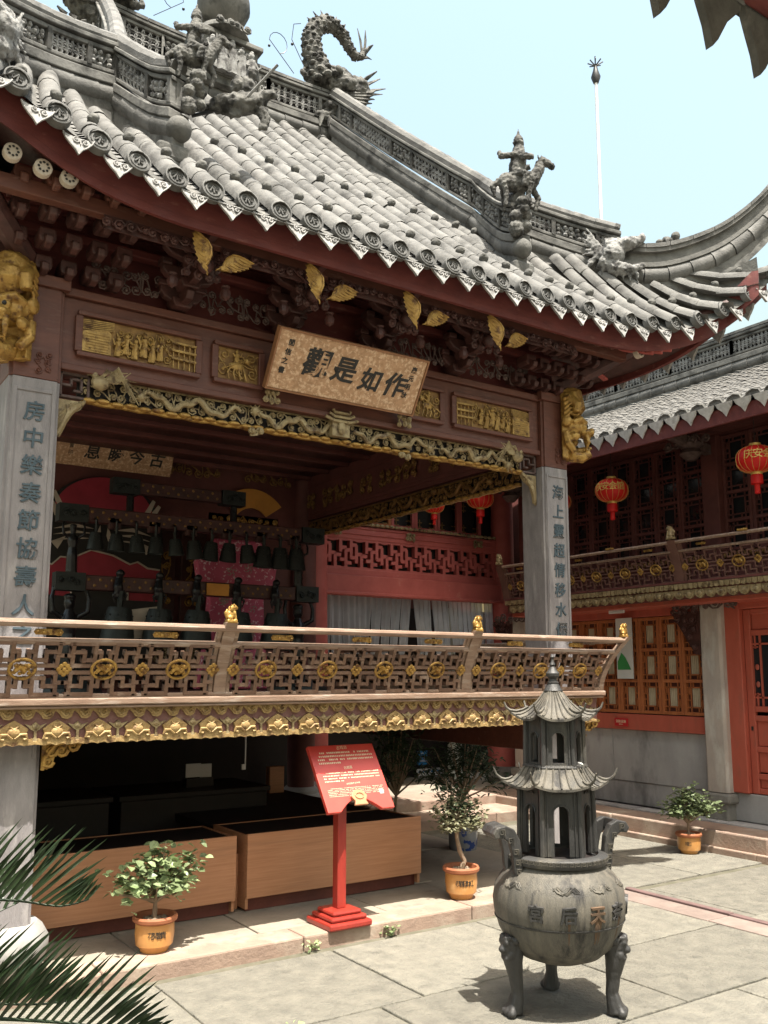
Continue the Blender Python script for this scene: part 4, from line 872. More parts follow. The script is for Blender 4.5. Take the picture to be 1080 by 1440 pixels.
for cx, s in ((1.135,-1),(5.21,1)):                        # corner clusters: rows of stepped lobed blocks
    mb = MB(); rb = MB()
    for i in range(6):
        for k in range(4):
            x = cx+s*(-.42+.14*i+.03*k*(i/5)); y_ = YF+.02-.14*k+(.0 if i < 4 else .05*(i-3)); z = 3.95+.1*k
            rb = MB(); rb.prism([(-.04,.0),(-.05,.03),(-.045,.085),(.045,.085),(.05,.03),(.04,.0)], y_-.07, y_+.06, lambda u,v,d: (x+u,d,z+v))
            rb.prism([(y_+.05,z-.0),(y_-.06,z-.035),(y_-.11,z-.02),(y_-.12,z+.02),(y_-.07,z+.045),(y_+.05,z+.05)], x-.022, x+.022, lambda u,v,d: (d,u,v))
            rb.build('bracket_block', T['dark'] if k < 3 else T['beam'], stage, smooth=0, bevel=.01)
    mb.tube([(cx,YF+.1,3.95),(cx+s*.5,YF-.4,4.3),(cx+s*1.05,YF-.95,4.62)],[.07,.07,.05],8); mb.build('corner_beam', T['dark'], stage)
    for k in range(5):                                     # side rows seen under the right eave
        MB().prism([(-.04,0),(.04,0),(.055,.05),(.045,.09),(-.045,.09),(-.055,.05)], YF+.1+.16*k, YF+.2+.16*k, lambda u,v,d: (cx+s*(.28+.02*k)+u,d,4.05+v)).build('bracket_block', T['dark'], stage, smooth=0, bevel=.01)
    # inverted gilt lion bracket on the outer corner
    mb = MB()
    mb.tube([(0,0,.6),(.05,0,.56),(.07,0,.47),(.03,0,.4)],[.08,.11,.11,.085],10); mb.ell((.11,0,.5),(.06,.1,.06)); mb.ell((.03,0,.55),(.1,.125,.06)); mb.box(-.03,.02,-.1,.1,.02,.6)
    mb.ell((.06,0,.29),(.105,.115,.085)); mb.ell((.16,0,.245),(.07,.08,.042)); mb.ell((.215,0,.265),(.03,.045,.025)); mb.tube([(-.0,0,.13),(.06,0,.06),(.14,0,.045),(.205,0,.075)],[.05,.06,.05,.03],9)
    mb.tube([(.1,0,.1),(.16,0,.105),(.215,0,.12)],[.03,.028,.012],6)
    for q in (-1,1):
        mb.tube([(.06,q*.1,.32),(.13,q*.085,.345),(.165,q*.04,.325),(.17,q*.01,.3)],[.028,.03,.026,.018],7); mb.ell((.155,q*.055,.288),.028); mb.ell((.22,q*.03,.245),.02); mb.tube([(.17,q*.07,.215),(.185,q*.08,.15),(.165,q*.065,.1)],[.02,.018,.01],6)
        mb.ell((.01,q*.12,.33),(.045,.03,.05)); mb.ell((.07,q*.105,.2),(.05,.03,.04)); mb.tube([(.0,q*.1,.24),(.02,q*.115,.14),(.07,q*.09,.07)],[.035,.035,.03],6)
        mb.tube([(.03,q*.1,.53),(.1,q*.125,.46),(.09,q*.13,.39)],[.045,.042,.035],7)
        for k in range(5): mb.tube([(-.0,q*.07,.33+.03*k),(.0,q*.125,.36+.04*k),(.05,q*.14,.4+.035*k)],[.022,.02,.01],5)
        for k in range(3): mb.ell((.2-.02*k,q*(.022+.018*k),.205),(.009,.009,.018)); mb.ell((.19-.02*k,q*(.02+.016*k),.098),(.009,.009,.018))
    me = organic(mb,.0065,.006,.02,1)
    o = put('gilt_lion_bracket', me, T['gold'], stage, TR(cx+s*.125,YF+.015,3.37)@MX.Rotation(R(-90+s*48),4,'Z'))
    mb = MB()
    for q in (-1,1): MB().ell((.176,q*.06,.288),.014).xf(TR(cx+s*.125,YF+.015,3.37)@MX.Rotation(R(-90+s*48),4,'Z')).build('lion_eye', T['ink'], stage)
# plaque over the stage
P = [V((2.55,4.95,3.83)),V((3.71,4.95,3.83)),V((3.71,5.15,3.5)),V((2.55,5.15,3.5))]
ux = V((1,0,0)); uz = (P[0]-P[3]).normalized(); un = ux.cross(uz)
pq = root('name_plaque', (3.13,5.1,3.5), 'tan burl wood plaque with four black characters tilted over the stage opening', 'plaque')
MB().prism([(0,0),(1.16,0),(1.16,.386),(0,.386)], 0, -.035, lambda u,v,d: P[3]+ux*u+uz*v+un*(-d-.035)).build('board', T['plaque'], pq, smooth=0, bevel=.004)
mb = MB()
for (a, b, c, d) in ((-.012,1.172,-.012,0),(-.012,1.172,.386,.398)): mb.prism([(a,c),(b,c),(b,d),(a,d)], 0, .05, lambda u,v,e: P[3]+ux*u+uz*v+un*(e-.042))
for (a, b) in ((-.012,0),(1.16,1.172)): mb.prism([(a,0),(b,0),(b,.386),(a,.386)], 0, .05, lambda u,v,e: P[3]+ux*u+uz*v+un*(e-.042))
mb.build('edge', T['plaqueedge'], pq, smooth=0)
for k, (ch, u, v, sz) in enumerate((('觀',.3,.205,.2),('是',.52,.2,.185),('如',.735,.17,.17),('作',.94,.17,.18))):
    text('character', ch, sz, facing(P[3]+ux*u+uz*v+un*.0008, un, uz), T['ink'], pq, ext=.003, shear=.18, off=.004)
for ch, u in (('閒信之書',.095),('庚元明秋',1.07)):
    for j, c_ in enumerate(ch): text('small_character', c_, .046, facing(P[3]+ux*(u-.008*j)+uz*(.31-.062*j)+un*.0008, un, uz), T['ink'], pq, ext=.002, off=.001)
# ---------------------------------------------------------------- right wing of the courtyard (runs along Y, faces -X)
wing = root('side_wing', (8.1, 6.5, .2), 'two storey red timber side wing with balcony, lattice windows and grey roof', 'building')
wp = tag(MB().box(7.56,14,-4,8.72,-.3,.19).build('wing_plinth', T['wall'], smooth=0), kind='structure')
yy = -4
while yy < 8.7:
    y1 = min(yy+rnd.uniform(1.3,2.1), 8.72); MB().box(7.5+rnd.uniform(-.004,.004),7.9,yy+.004,y1-.004,-.05,.2+rnd.uniform(-.003,.003)).build('kerb_stone', T['kerb'], wp, smooth=0, bevel=.015)
    MB().box(7.455,7.5,yy+.1,y1+.1,-.05,.06).build('foot_stone', T['kerb'], wp, smooth=0, bevel=.01)
    MB().box(7.904,8.09,yy+.004,y1-.004,.1,.215).build('sill_slab', T['wall'], wp, smooth=0, bevel=.008); yy = y1
WX = 8.1
cyl = [(5.91, 8.88, 'col')]
for cy in (5.9, 2.7, 8.78):
    c = MB(); c.prism([(-.13,-.105),(-.105,-.13),(.1,-.13),(.1,.13),(-.105,.13),(-.13,.105)], .48, 2.46, lambda u,v,d: (8.13+u,cy+v,d)); c.build('wing_column', T['colwing'], wing, smooth=0, bevel=.006)
    MB().box(7.965,8.2,cy-.16,cy+.16,.38,.475).build('column_base', T['drum'], wing, smooth=0, bevel=.02); MB().box(7.995,8.2,cy-.12,cy+.12,.2,.385).build('column_base', T['drum'], wing, smooth=0, bevel=.02)
    MB().box(8.14,8.3,cy-.1,cy+.1,2.55,4.4).build('timber_post', T['wingdark'], wing, smooth=0, bevel=.006)
    mb = MB(); scrolls(mb, lambda u,v,d: (7.97-d,cy-.42+u,2.3+v), .84,.12,7,1,.016,rnd); mb.build('carved_bracket', T['darkpale'], wing)
    mb = MB()
    for k in range(5): scrolls(mb, lambda u,v,d: (7.975-d,cy+.12+u,2.26-.09*k+v), .34-.06*k,.09,max(1,4-k),1,.014,rnd)
    mb.prism([(.1,2.3),(.46,2.3),(.3,2.05),(.17,1.85),(.12,1.85)], 7.99, 8.03, lambda u,v,d: (d,cy+u,v)); mb.build('carved_bracket', T['dark'], wing)
# bay with casements: 6.03 .. 8.65
MB().box(8.16,8.3,6.03,8.66,.215,.46).build('wall_base', T['wall'], wing, smooth=0, bevel=.004)
for (ya, yb) in ((6.04,7.38),(7.386,8.66)): MB().box(8.15,8.3,ya,yb,.464,1.03).build('wall_slab', T['wall'], wing, smooth=0, bevel=.005)
mb = MB(); mb.box(8.1,8.3,6.03,8.66,1.034,1.21); mb.box(8.1,8.3,6.0,6.035,.46,2.4); mb.box(8.1,8.3,6.03,8.66,2.28,2.46); mb.build('wall_rail', T['doorred'], wing, smooth=0, bevel=.008)
def casement(par, y0, y1, z0, z1, x, mt, rows=3, pane='blind'):
    w = y1-y0; mb = MB(); t = .035
    for ya in (y0+t/2, y1-t/2): mb.bar((x,ya,z0),(x,ya,z1),.05,t,up=(0,1,0))
    for k in range(rows+1):
        z = z0+t/2+(z1-z0-t)*k/rows; mb.bar((x,y0+t,z),(x,y1-t,z),.046,t)
    o = mb.build('casement_window', mt, par, smooth=0, bevel=.004)
    MB().box(x+.03,x+.034,y0+.01,y1-.01,z0+.01,z1-.01).build('pane', T['glass'] if pane == 'glass' else T['wingdark'], o, smooth=0)
    lat = MB()
    for k in range(rows):
        bl = MB()
        za = z0+t+(z1-z0-t)*k/rows; zb = z0+(z1-z0-t)*(k+1)/rows; cy = (y0+y1)/2; a = y0+t; b = y1-t; h = zb-za
        for (p, q) in (((a,za+.16*h),(b,za+.16*h)),((a,zb-.16*h),(b,zb-.16*h)),((a+.16*w,za),(a+.16*w,zb)),((b-.16*w,za),(b-.16*w,zb)),((a+.08*w,za+.16*h),(a+.08*w,za+.4*h)),((b-.08*w,zb-.4*h),(b-.08*w,zb-.16*h)),((a,za+.4*h),(a+.16*w,za+.4*h)),((b-.16*w,zb-.4*h),(b,zb-.4*h)),((a,zb-.4*h),(a+.16*w,zb-.4*h)),((b-.16*w,za+.4*h),(b,za+.4*h)),((cy-.03,za),(cy-.03,za+.16*h)),((cy+.03,zb-.16*h),(cy+.03,zb))):
            lat.bar((x,*p),(x,*q),.014,.011,up=(1,0,0))
        if pane == 'blind':
            n = 5
            for i in range(n):
                yc = a+.17*w+(b-a-.34*w)*(i+.5)/n; bl.tube([(x+.02,yc,za+.17*h),(x+.02,yc,zb-.17*h)], (b-a-.34*w)/n*.46, 6)
            bl.build('blind', T['blind'], o)
    lat.build('lattice', mt, o, smooth=0)
    return o
for k in range(9):
    y0 = 6.045+.289*k; casement(wing, y0, y0+.284, 1.22, 2.275, 8.12, T['winorange'])
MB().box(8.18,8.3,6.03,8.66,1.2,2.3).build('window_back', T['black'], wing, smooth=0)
# door bay
MB().box(8.12,8.3,2.8,5.79,.215,.485).build('threshold_slab', T['wall'], wing, smooth=0, bevel=.006)
mb = MB(); mb.box(8.08,8.24,5.6,5.78,.49,2.46); mb.box(8.08,8.24,2.8,5.6,2.3,2.46); mb.box(8.09,8.24,2.8,2.95,.49,2.3); mb.build('door_frame', T['doorred'], wing, smooth=0, bevel=.01)
for k in range(4):
    y1 = 5.595-.66*k; y0 = y1-.655; x = 8.16
    mb = MB(); t = .075
    for ya in (y0+t/2, y1-t/2): mb.bar((x,ya,.49),(x,ya,2.295),.05,t,up=(0,1,0))
    for za in (.52,.66,.92,1.22,1.31,2.06,2.27): mb.bar((x,y0+t,za),(x,y1-t,za),.046,.055)
    d = mb.build('door', T['doorred'], wing, smooth=0, bevel=.008)
    for (za, zb) in ((.55,.64),(.70,.9),(.95,1.2),(2.09,2.25)): MB().box(x+.0,x+.015,y0+t+.004,y1-t-.004,za,zb).build('door_panel', T['doorred'], d, smooth=0, bevel=.01)
    MB().box(x+.012,x+.018,y0+t,y1-t,1.335,2.035).build('pane', T['glass'], d, smooth=0)
    lat = MB(); a, b, za, zb = y0+t, y1-t, 1.337, 2.033
    for s in (0,1):
        z = (za+.085) if s == 0 else (zb-.085); lat.bar((x,a,z),(x,b,z),.018,.014,up=(1,0,0)); yv = (a+.085) if s == 0 else (b-.085); lat.bar((x,yv,za),(x,yv,zb),.018,.014,up=(1,0,0))
        for yy in (a+.03,b-.03): lat.bar((x,yy-.03,z+.03*(1-2*s)),(x,yy+.03,z+.03*(1-2*s)),.016,.012,up=(1,0,0)); lat.bar((x,yy,za if s==0 else zb-.13),(x,yy,za+.13 if s==0 else zb),.016,.012,up=(1,0,0))
    for z in (za+.04,zb-.04): lat.ell((x,(a+b)/2,z),(.01,.05,.025))
    for yy in (a+.04,b-.04): 
        for z in (1.55,1.72): lat.ell((x,yy,z),(.01,.022,.03))
    lat.build('lattice', T['doorred'], d)
    MB().box(x-.032,x-.02,y1-.05,y1-.03,1.1,1.14).build('lock', T['wire'], d, smooth=0)
# balcony
MB().box(7.68,8.4,2.,8.6,2.46,2.56).build('balcony_floor', T['wingdark'], wing, smooth=0)
MB().box(7.74,8.14,2.,8.6,2.36,2.44).build('balcony_beam', T['doorred'], wing, smooth=0, bevel=.006)
dn = MB(); lp = MB(); yv = 2.6
LW = MB().prism([(-.06,.075),(.06,.075),(.06,.03),(.035,.0),(.0,-.014),(-.035,0),(-.06,.03)], -.012, .012, lambda u,v,d: (d,u,v)).ell((-.014,0,.03),(.01,.03,.025)).mesh('lotus_lappet', T['golddull'])
DW = MB().prism([(-.027,.05),(.027,.05),(.024,.004),(0,-.006),(-.024,.004)], -.01, .01, lambda u,v,d: (d,u,v)).mesh('dentil', T['golddull'])  # dull gilt puts the shade on the balcony dentils into their colour
k = 0
while yv < 8.6:
    inst('lotus_lappet', LW, wing, TR(7.655,yv,2.415)); yv += .125
yv = 3.9
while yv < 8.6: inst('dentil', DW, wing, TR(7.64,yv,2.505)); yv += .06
MB().box(7.655,7.68,2.6,8.6,2.49,2.56).box(7.67,7.7,2.6,8.6,2.4,2.488).build('fascia_board', T['wingdark'], wing, smooth=0)
def wr(u, wv, d=0): t = max(wv,0)/.42; return (7.66-.13*t**1.7-d, u, 2.575+wv)
wb = MB(); wb.bar((7.66,2.6,2.572),(7.66,8.6,2.572),.05,.022); wb = wb.build('balustrade', T['wingdark'], wing, smooth=0)
for wv, rr in ((.4,.017),(.31,.014)): MB().tube([wr(2.6,wv),wr(8.6,wv)], rr, 8).build('hand_rail', T['railwood'], wb)
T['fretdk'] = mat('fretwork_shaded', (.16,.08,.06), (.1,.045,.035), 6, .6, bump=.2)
for u in (5.95, 8.58, 3.3):
    rail_post(u, wr, .09).build('rail_post', T['fretdk'], wb, smooth=30)
    put('gilt_lion', LION.copy(), T['golddull'], wb, TR(*wr(u,.43,0))@MX.Rotation(R(90),4,'Z')@MX.Scale(1.25,4))
for u0, u1, n in ((6.03,8.5,6),(3.4,5.87,6)):
    fret_bay(wb, lambda u,wv,d: wr(u,wv+.012,d), u0, u1, n, .275, .014, T['fretdk'], (MED,FLO), MX.Identity(4))
    for k in range(5):
        u = u0+(u1-u0)*(k+.5)/5; inst('rail_plaque', PLQ, wb, TR(*wr(u,.425 if k%2 else .355,.0))@MX.Rotation(R(-90),4,'Z'))
# upper storey windows, eave, roof
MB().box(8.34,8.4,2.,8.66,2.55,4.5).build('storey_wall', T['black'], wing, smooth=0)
MB().box(8.2,8.34,2.,8.66,2.56,2.9).build('storey_wall', T['wingdark'], wing, smooth=0, bevel=.006)
mb = MB(); mb.box(8.17,8.2,2.,8.66,2.86,2.9); yv = 2.5
while yv < 8.6: mb.ell((8.16,yv,2.86),(.02,.03,.025),n=6,m=4); yv += .07
mb.build('sill_moulding', T['goldold'], wing)
for a, b, n in ((6.02,8.66,8),(2.8,5.8,9)):
    for k in range(n): casement(wing, a+(b-a)*k/n+.003, a+(b-a)*(k+1)/n-.003, 2.92, 4.15, 8.24, T['wingdark'], 4, 'glass')
mb = MB(); mb.box(7.85,8.0,2.,9.0,4.12,4.24); mb.box(8.14,8.34,2.,8.66,4.16,4.5); mb.build('eave_beam', T['wingdark'], wing, smooth=0)
for cy in (5.9, 8.7):
    mb = MB(); mb.bar((7.5,cy,4.1),(8.2,cy,4.0),.08,.1); mb.lathe([(.05,3.86),(.12,3.93),(.08,3.98),(.14,4.03)],(7.85,cy,0),10); scrolls(mb, lambda u,v,d: (7.78-d,cy-.3+u,3.98+v), .6,.14,5,1,.018,rnd); mb.build('eave_bracket', T['darkpale'], wing)
MB().grid(2, 2, lambda u,v: (7.38+1.0*u, 2.+7.2*v, 4.12+.4*u)).build('soffit', T['wingdark'], wing, smooth=0)
MB().box(7.345,7.375,1.6,9.2,4.0,4.15).build('eave_board', T['fascia'], wing, smooth=0, bevel=.004)
rm = MB().grid(14, 60, lambda u,v: (7.33+2.1*u, 1.6+7.8*v, 4.17+1.0*u+.12*u*u)); rm = rm.build('wing_roof', T['rooftex'], wing, smooth=0)
mb = MB(); q = random.Random(5)                            # rough courses of small tiles
for i in range(18):
    x = 7.38+.105*i; yv = 3.2
    while yv < 9.3:
        u = (x-7.33)/2.1; z = 4.17+1.0*u+.12*u*u
        mb.add([(x,yv,z+.012),(x,yv+.1,z+.012+q.uniform(0,.03)),(x+.13,yv+.1,z+.075),(x+.13,yv,z+.07)],[(0,1,2,3)]); yv += q.uniform(.1,.14)
mb.build('small_tiles', T['rooftex'], rm, smooth=0, kind='stuff')
mb = MB()
for k in range(4): mb.tube([(-.005+.012*k,-.085+.01*k,-.01),(-.005+.012*k,-.06,.03+.004*k),(-.005+.012*k,0,.05+.004*k),(-.005+.012*k,.06,.03+.004*k),(-.005+.012*k,.085-.01*k,-.01)], .009, 5)
mb.prism([(-.085,-.01),(-.06,.03),(0,.05),(.06,.03),(.085,-.01)], 0, .05, lambda u,v,d: (d,u,v)); CRN = mb.mesh('eave_tile', T['tiledk'])
DR2 = MB().prism([(-.09,.03),(.09,.03),(.075,-.01),(.03,-.05),(0,-.1),(-.03,-.05),(-.075,-.01)], -.008, .008, lambda u,v,d: (d-v*.3,u,v)).mesh('drip_tile', T['limelit'])
yv = 3.; k = 0
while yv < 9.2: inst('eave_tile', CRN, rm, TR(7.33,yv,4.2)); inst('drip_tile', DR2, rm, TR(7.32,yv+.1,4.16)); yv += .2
rp = Path([(9.3,1.5,5.27),(9.3,4,5.27),(9.3,7,5.27),(9.3,9.3,5.3)], (-1,0,0))
ridge(wing, rp, .26, [(.3+.9*k,1.2+.9*k,'rings') for k in range(8)], top=False, name='wing_ridge')
MB().box(9.4,13,1.6,9.4,4.1,5.0).build('back_block', T['wall'], wing, smooth=0)
MB().box(8.4,13,2.,8.66,.2,4.5).build('rooms', T['wingdark'], wing, smooth=0)
# little things on the wing
o = MB().box(7.87,7.9,6.91,7.13,2.325,2.42).build('white_sign_box', T['white'], loc=(7.88,7.02,2.33), smooth=0, bevel=.008); tag(o, 'white exit sign box hanging under the right balcony', 'sign')
MB().box(7.862,7.869,7.06,7.09,2.37,2.39).build('red_mark', T['redtag'], o, smooth=0)
o = MB().box(8.085,8.099,7.1,7.29,1.07,1.157).build('small_red_sign', T['redtag'], loc=(8.09,7.19,1.07), smooth=0, bevel=.003); tag(o, 'small red sign with yellow characters on the rail under the orange windows', 'sign')
text('characters', '消防设施', .038, facing((8.0845,7.195,1.12),(-1,0,0)), T['signtxt'], o, ext=.001); text('characters', '请勿靠近', .015, facing((8.0845,7.195,1.09),(-1,0,0)), T['signtxt'], o, ext=.001)
o = MB().box(8.05,8.062,6.96,7.19,1.6,2.28).build('poster', T['white'], loc=(8.055,7.07,1.6), smooth=0); tag(o, 'white poster with a green hill picture beside the orange windows', 'poster')
mb = MB(); mb.prism([(.02,.06),(.21,.06),(.21,.15),(.15,.25),(.1,.2),(.05,.12)], 0, .003, lambda u,v,d: (8.0485-d,6.965+u,1.64+v)); mb.build('green_hill', T['green'], o, smooth=0)
# ---------------------------------------------------------------- rear gallery across the courtyard end (faces -Y)
GY = 9.62
gal = root('gallery', (7.2, GY, .45), 'red painted rear gallery with pierced fretwork panel and curtains behind the stage', 'building')
for cx in (8.5, 5.45): 
    MB().lathe([(.2,.2),(.19,1.6),(.17,2.4),(.15,4.6)], (cx,GY,0), 20).build('gallery_column', T['galred'], gal)
    MB().lathe([(.22,.19),(.29,.28),(.29,.36),(.2,.42)], (cx,GY,0), 20).build('column_base', T['drum'], gal)
mb = MB(); mb.box(5.4,8.44,GY-.1,GY+.1,2.64,2.87); mb.box(5.4,8.4,GY-.13,GY+.1,2.62,2.66); mb.build('gallery_beam', T['galred'], gal, smooth=0, bevel=.01)
pnl = MB(); x0, x1, z0, z1 = 5.5, 8.28, 2.95, 3.33
pnl.box(5.4,8.36,GY-.05,GY+.05,2.872,2.95); pnl.box(5.4,8.36,GY-.05,GY+.05,3.33,3.5); pnl.box(8.28,8.36,GY-.05,GY+.05,2.95,3.33); pnl.bar((5.5,GY-.06,3.395),(8.25,GY-.06,3.395),.02,.012); pnl.bar((5.5,GY-.06,3.47),(8.25,GY-.06,3.47),.02,.012)
pnl = pnl.build('fretwork_panel', T['galred'], gal, smooth=0, bevel=.006)
mb = MB(); W = x1-x0; H = z1-z0; n = 18; t = .044; q = random.Random(9)
for i in range(n*2+1):                                     # key fret with slots
    x = x0+W*i/(n*2)
    a, b = ((0,.62),(.38,1),(.2,.8),(0,.45),(.55,1))[i%5]; mb.box(x-t/2,x+t/2,GY-.04,GY+.03,z0+H*a,z0+H*b)
    if i < n*2:
        for v in ((.2,.62),(.38,.8),(.5,.97),(.03,.45),(.3,.7))[i%5]: mb.box(x-t*.2,x+W/(n*2)+t*.2,GY-.038,GY+.028,z0+H*v-t/2,z0+H*v+t/2)
mb.box(x0,x1,GY-.039,GY+.029,z1-.025,z1+.001); mb.box(x0,x1,GY-.039,GY+.029,z0-.001,z0+.025); mb.build('fret_bars', T['galred'], pnl, smooth=0)
MB().box(5.4,8.36,GY+.06,GY+.08,2.9,3.5).build('panel_back', T['black'], pnl, smooth=0)
for x in (5.72,6.85,8.0):
    mb = MB(); scrolls(mb, lambda u,v,d: (x-.08+u,GY-.07-d,3.36+v), .16,.11,3,2,.013,rnd); mb.build('gilt_plaque', T['golddull'], pnl)
mb = MB(); x = 5.5
while x < 8.35: mb.ell((x,GY-.08,3.525),(.04,.025,.022),n=6,m=4); x += .075
mb.build('sill_moulding', T['golddull'], gal)
for k in range(7):
    xa = 5.5+.38*k; mb = MB(); y_ = GY+.08
    for xx in (xa+.02,xa+.36): mb.bar((xx,y_,3.54),(xx,y_,4.6),.04,.05,up=(1,0,0))
    for z in (3.56,4.05,4.55): mb.bar((xa,y_,z),(xa+.38,y_,z),.035,.05)
    o = mb.build('lattice_window', T['winorange'] if k in (0,1,2) else T['galred'], gal, smooth=0)
    mb = MB()
    for s in (0,1):
        for z in (3.6,3.9): 
            for dz in (0,.06): mb.bar((xa+.05+s*.2,y_,z+dz),(xa+.13+s*.2,y_,z+dz),.012,.012)
            mb.bar((xa+.09+s*.2,y_,z-.03),(xa+.09+s*.2,y_,z+.1),.012,.012); mb.bar((xa+.05+s*.24,y_,3.6),(xa+.05+s*.24,y_,4.0),.012,.012)
    mb.build('lattice', T['goldold'], o, smooth=0)
MB().box(5.3,8.5,GY+.16,GY+.2,3.5,4.8).build('gallery_back', T['black'], gal, smooth=0)
MB().box(5.2,8.5,GY-1.0,GY+1.5,4.62,4.7).build('gallery_roof', T['tiledk'], gal, smooth=0)  # front overhang lengthened to block sun from the beam below
MB().box(8.68,12,GY+.05,GY+.2,.1,4.75).build('end_wall', T['wingdark'], gal, smooth=0)
MB().box(5.3,8.6,GY+.3,GY+1.3,1.2,1.3).build('gallery_floor', T['wingdark'], gal, smooth=0)
MB().box(1.0,9.0,GY+1.31,GY+1.5,.3,4.6).build('gallery_back', T['wingdark'], gal, smooth=0)
# curtains in the gallery opening
def curtain(x0, x1, z0, z1, y_, gather, label):
    r = root('curtain', (x0,y_,z0), label, 'curtain', 'sheer curtains in the rear gallery'); n = max(3, int((x1-x0)/.15)); w = (x1-x0)/n
    for i in range(n):
        xc = x0+w*(i+.5); pin = rnd.uniform(.35,.9); sh = gather*rnd.uniform(.2,.5)*(z1-z0); ph = rnd.uniform(0,6)
        MB().grid(14, 6, lambda u,v: (xc+(u-.5)*w*1.05*(pin+(1-pin)*v**.7)+sh*(1-v)*.35, y_+.025*math.sin(u*12+ph)*(.5+.5*(1-v))+.02*(i%2), z0+(z1-z0)*v)).build('fold', T['curtain'], r)
curtain(5.52,6.25,1.9,2.62,GY+.02,.3,'sheer grey curtain, leftmost under the red fretwork panel')
curtain(6.2,6.95,1.9,2.62,GY+.06,-.55,'sheer grey curtain drawn to a point in the middle of the gallery opening')
curtain(6.95,8.3,1.9,2.62,GY+.02,.55,'wide sheer grey curtain at the right end of the gallery opening')
# rear steps, platform, pillar, posters
rs = tag(MB().box(5.7,9.2,9.3,13,-.3,.2).build('raised_platform', T['plinthtop'], smooth=0, bevel=.01), kind='structure')
for k, (ya, z) in enumerate(((8.1,.1),(8.7,.202))):
    for xa, xb in ((5.68,7.0),(7.0,8.1),(8.1,9.1)): MB().box(xa,xb-.006,ya,ya+.61,-.1,z).build('step', T['kerb'], rs, smooth=0, bevel=.012)
o = MB().lathe([(.14,.2),(.14,.26),(.1,.3),(.1,.75),(.105,.78),(.1,.81),(.1,2.6)],(8.22,10.4,0),18).build('pale_pillar', T['palegreen'], loc=(8.22,10.4,.2)); tag(o, 'pale round pillar beyond the rear steps under the stage', 'pillar')
o = MB().box(7.84,8.01,10.77,10.785,.365,.56).build('blue_poster', T['blueposter'], loc=(7.92,10.78,.365), smooth=0); tag(o, 'blue recycling poster on the dark wall seen beneath the stage', 'poster')
mb = MB()
for k in range(3):
    a = R(90+120*k); mb.tube([(7.925+.04*math.cos(a+t*.25-.4),10.767,.49+.04*math.sin(a+t*.25-.4)) for t in range(5)], .008, 5)
mb.box(7.875,7.975,10.764,10.769,.41,.418); mb.box(7.875,7.96,10.764,10.769,.425,.433); mb.build('recycling_mark', T['white'], o, smooth=0)
o = MB().box(7.82,8.33,10.765,10.78,.21,.31).build('white_notice', T['white'], loc=(8.1,10.77,.21), smooth=0); tag(o, 'white notice strip below the blue recycling poster', 'notice')
mb = MB()
for k in range(8): mb.box(7.85+.055*k,7.885+.055*k,10.76,10.7645,.255,.28)
mb.build('print', T['blueposter'], o, smooth=0)
MB().box(4.7,9.4,10.8,10.9,.19,2.6).build('hall_wall', T['black'], gal, smooth=0)
MB().box(8.66,9.02,10.1,10.2,.2,2.5).build('hall_panel', T['galred'], gal, smooth=0)
# ---------------------------------------------------------------- lanterns
def lantern(p, sc, label, txt='庆安会馆', cord=.5):
    r = root('red_lantern', p, label, 'lantern', 'red lanterns under the eaves')
    mb = MB(); n = 32; prof = [(.05,.125),(.1,.118),(.145,.09),(.172,.05),(.18,0),(.172,-.05),(.145,-.09),(.1,-.118),(.05,-.125)]; vs = []
    for rr, z in prof:
        for k in range(n): a = 6.2832*k/n; q = rr*(1-.035*(k%2)); vs.append(V(p)+V((q*math.cos(a),q*math.sin(a),z))*sc)
    mb.add(vs, [(i*n+k,i*n+(k+1)%n,(i+1)*n+(k+1)%n,(i+1)*n+k) for i in range(8) for k in range(n)]); mb.build('lantern_shade', T['lantern'], r)
    mb = MB()
    for z0, z1, rr in ((.122,.152,.052),(-.15,-.122,.052)): mb.lathe([(rr,z0),(rr*1.05,(z0+z1)/2),(rr,z1)], (0,0,0), 20)
    for k in range(16): a = 6.2832*(2*k)/n; mb.tube([V((rr*1.004*math.cos(a),rr*1.004*math.sin(a),z)) for rr, z in prof], .0022, 4)
    mb.xf(TR(*p)@MX.Scale(sc,4)); mb.build('lantern_ring', T['lantgold'], r)
    mb = MB().lathe([(.05,-.15),(.056,-.16),(.056,-.235),(.05,-.24)],(0,0,0),16); mb.lathe([(.026,-.24),(.026,-.33),(.01,-.335)],(0,0,0),10); mb.xf(TR(*p)@MX.Scale(sc,4)); mb.build('tassel', T['lantern'], r)
    MB().tube([V(p)+V((0,0,.15*sc)),V(p)+V((0,0,cord))], .004, 4).build('cord', T['wire'], r)
    ca = math.atan2(-p[1],-p[0])
    for k, ch in enumerate(txt):
        a = ca+R(-36+27*k)+txt_off; rr = .178*sc
        text('gilt_character', ch, .095*sc, facing(V(p)+V((rr*math.cos(a),rr*math.sin(a),.015*sc)),(math.cos(a),math.sin(a),0)), T['lantgold'], r, ext=.003)
txt_off = R(-14); lantern((7.6,6.77,3.66), 1.0, 'red lantern hanging under the wing eave nearest the stage column')
txt_off = R(16); lantern((7.6,4.99,3.66), 1.0, 'red lantern with gilt characters at the right edge of the picture')
txt_off = 0; lantern((7.5,8.9,3.9), .98, 'red lantern hanging before the red gallery right of its lattice windows', '')
lantern((7.6,7.6,3.66), .85, 'small partly hidden red lantern just right of the stage column', '')
lantern((6.98,9.2,3.8), .75, 'red lantern mostly hidden behind the gilt side lintel of the stage', '')
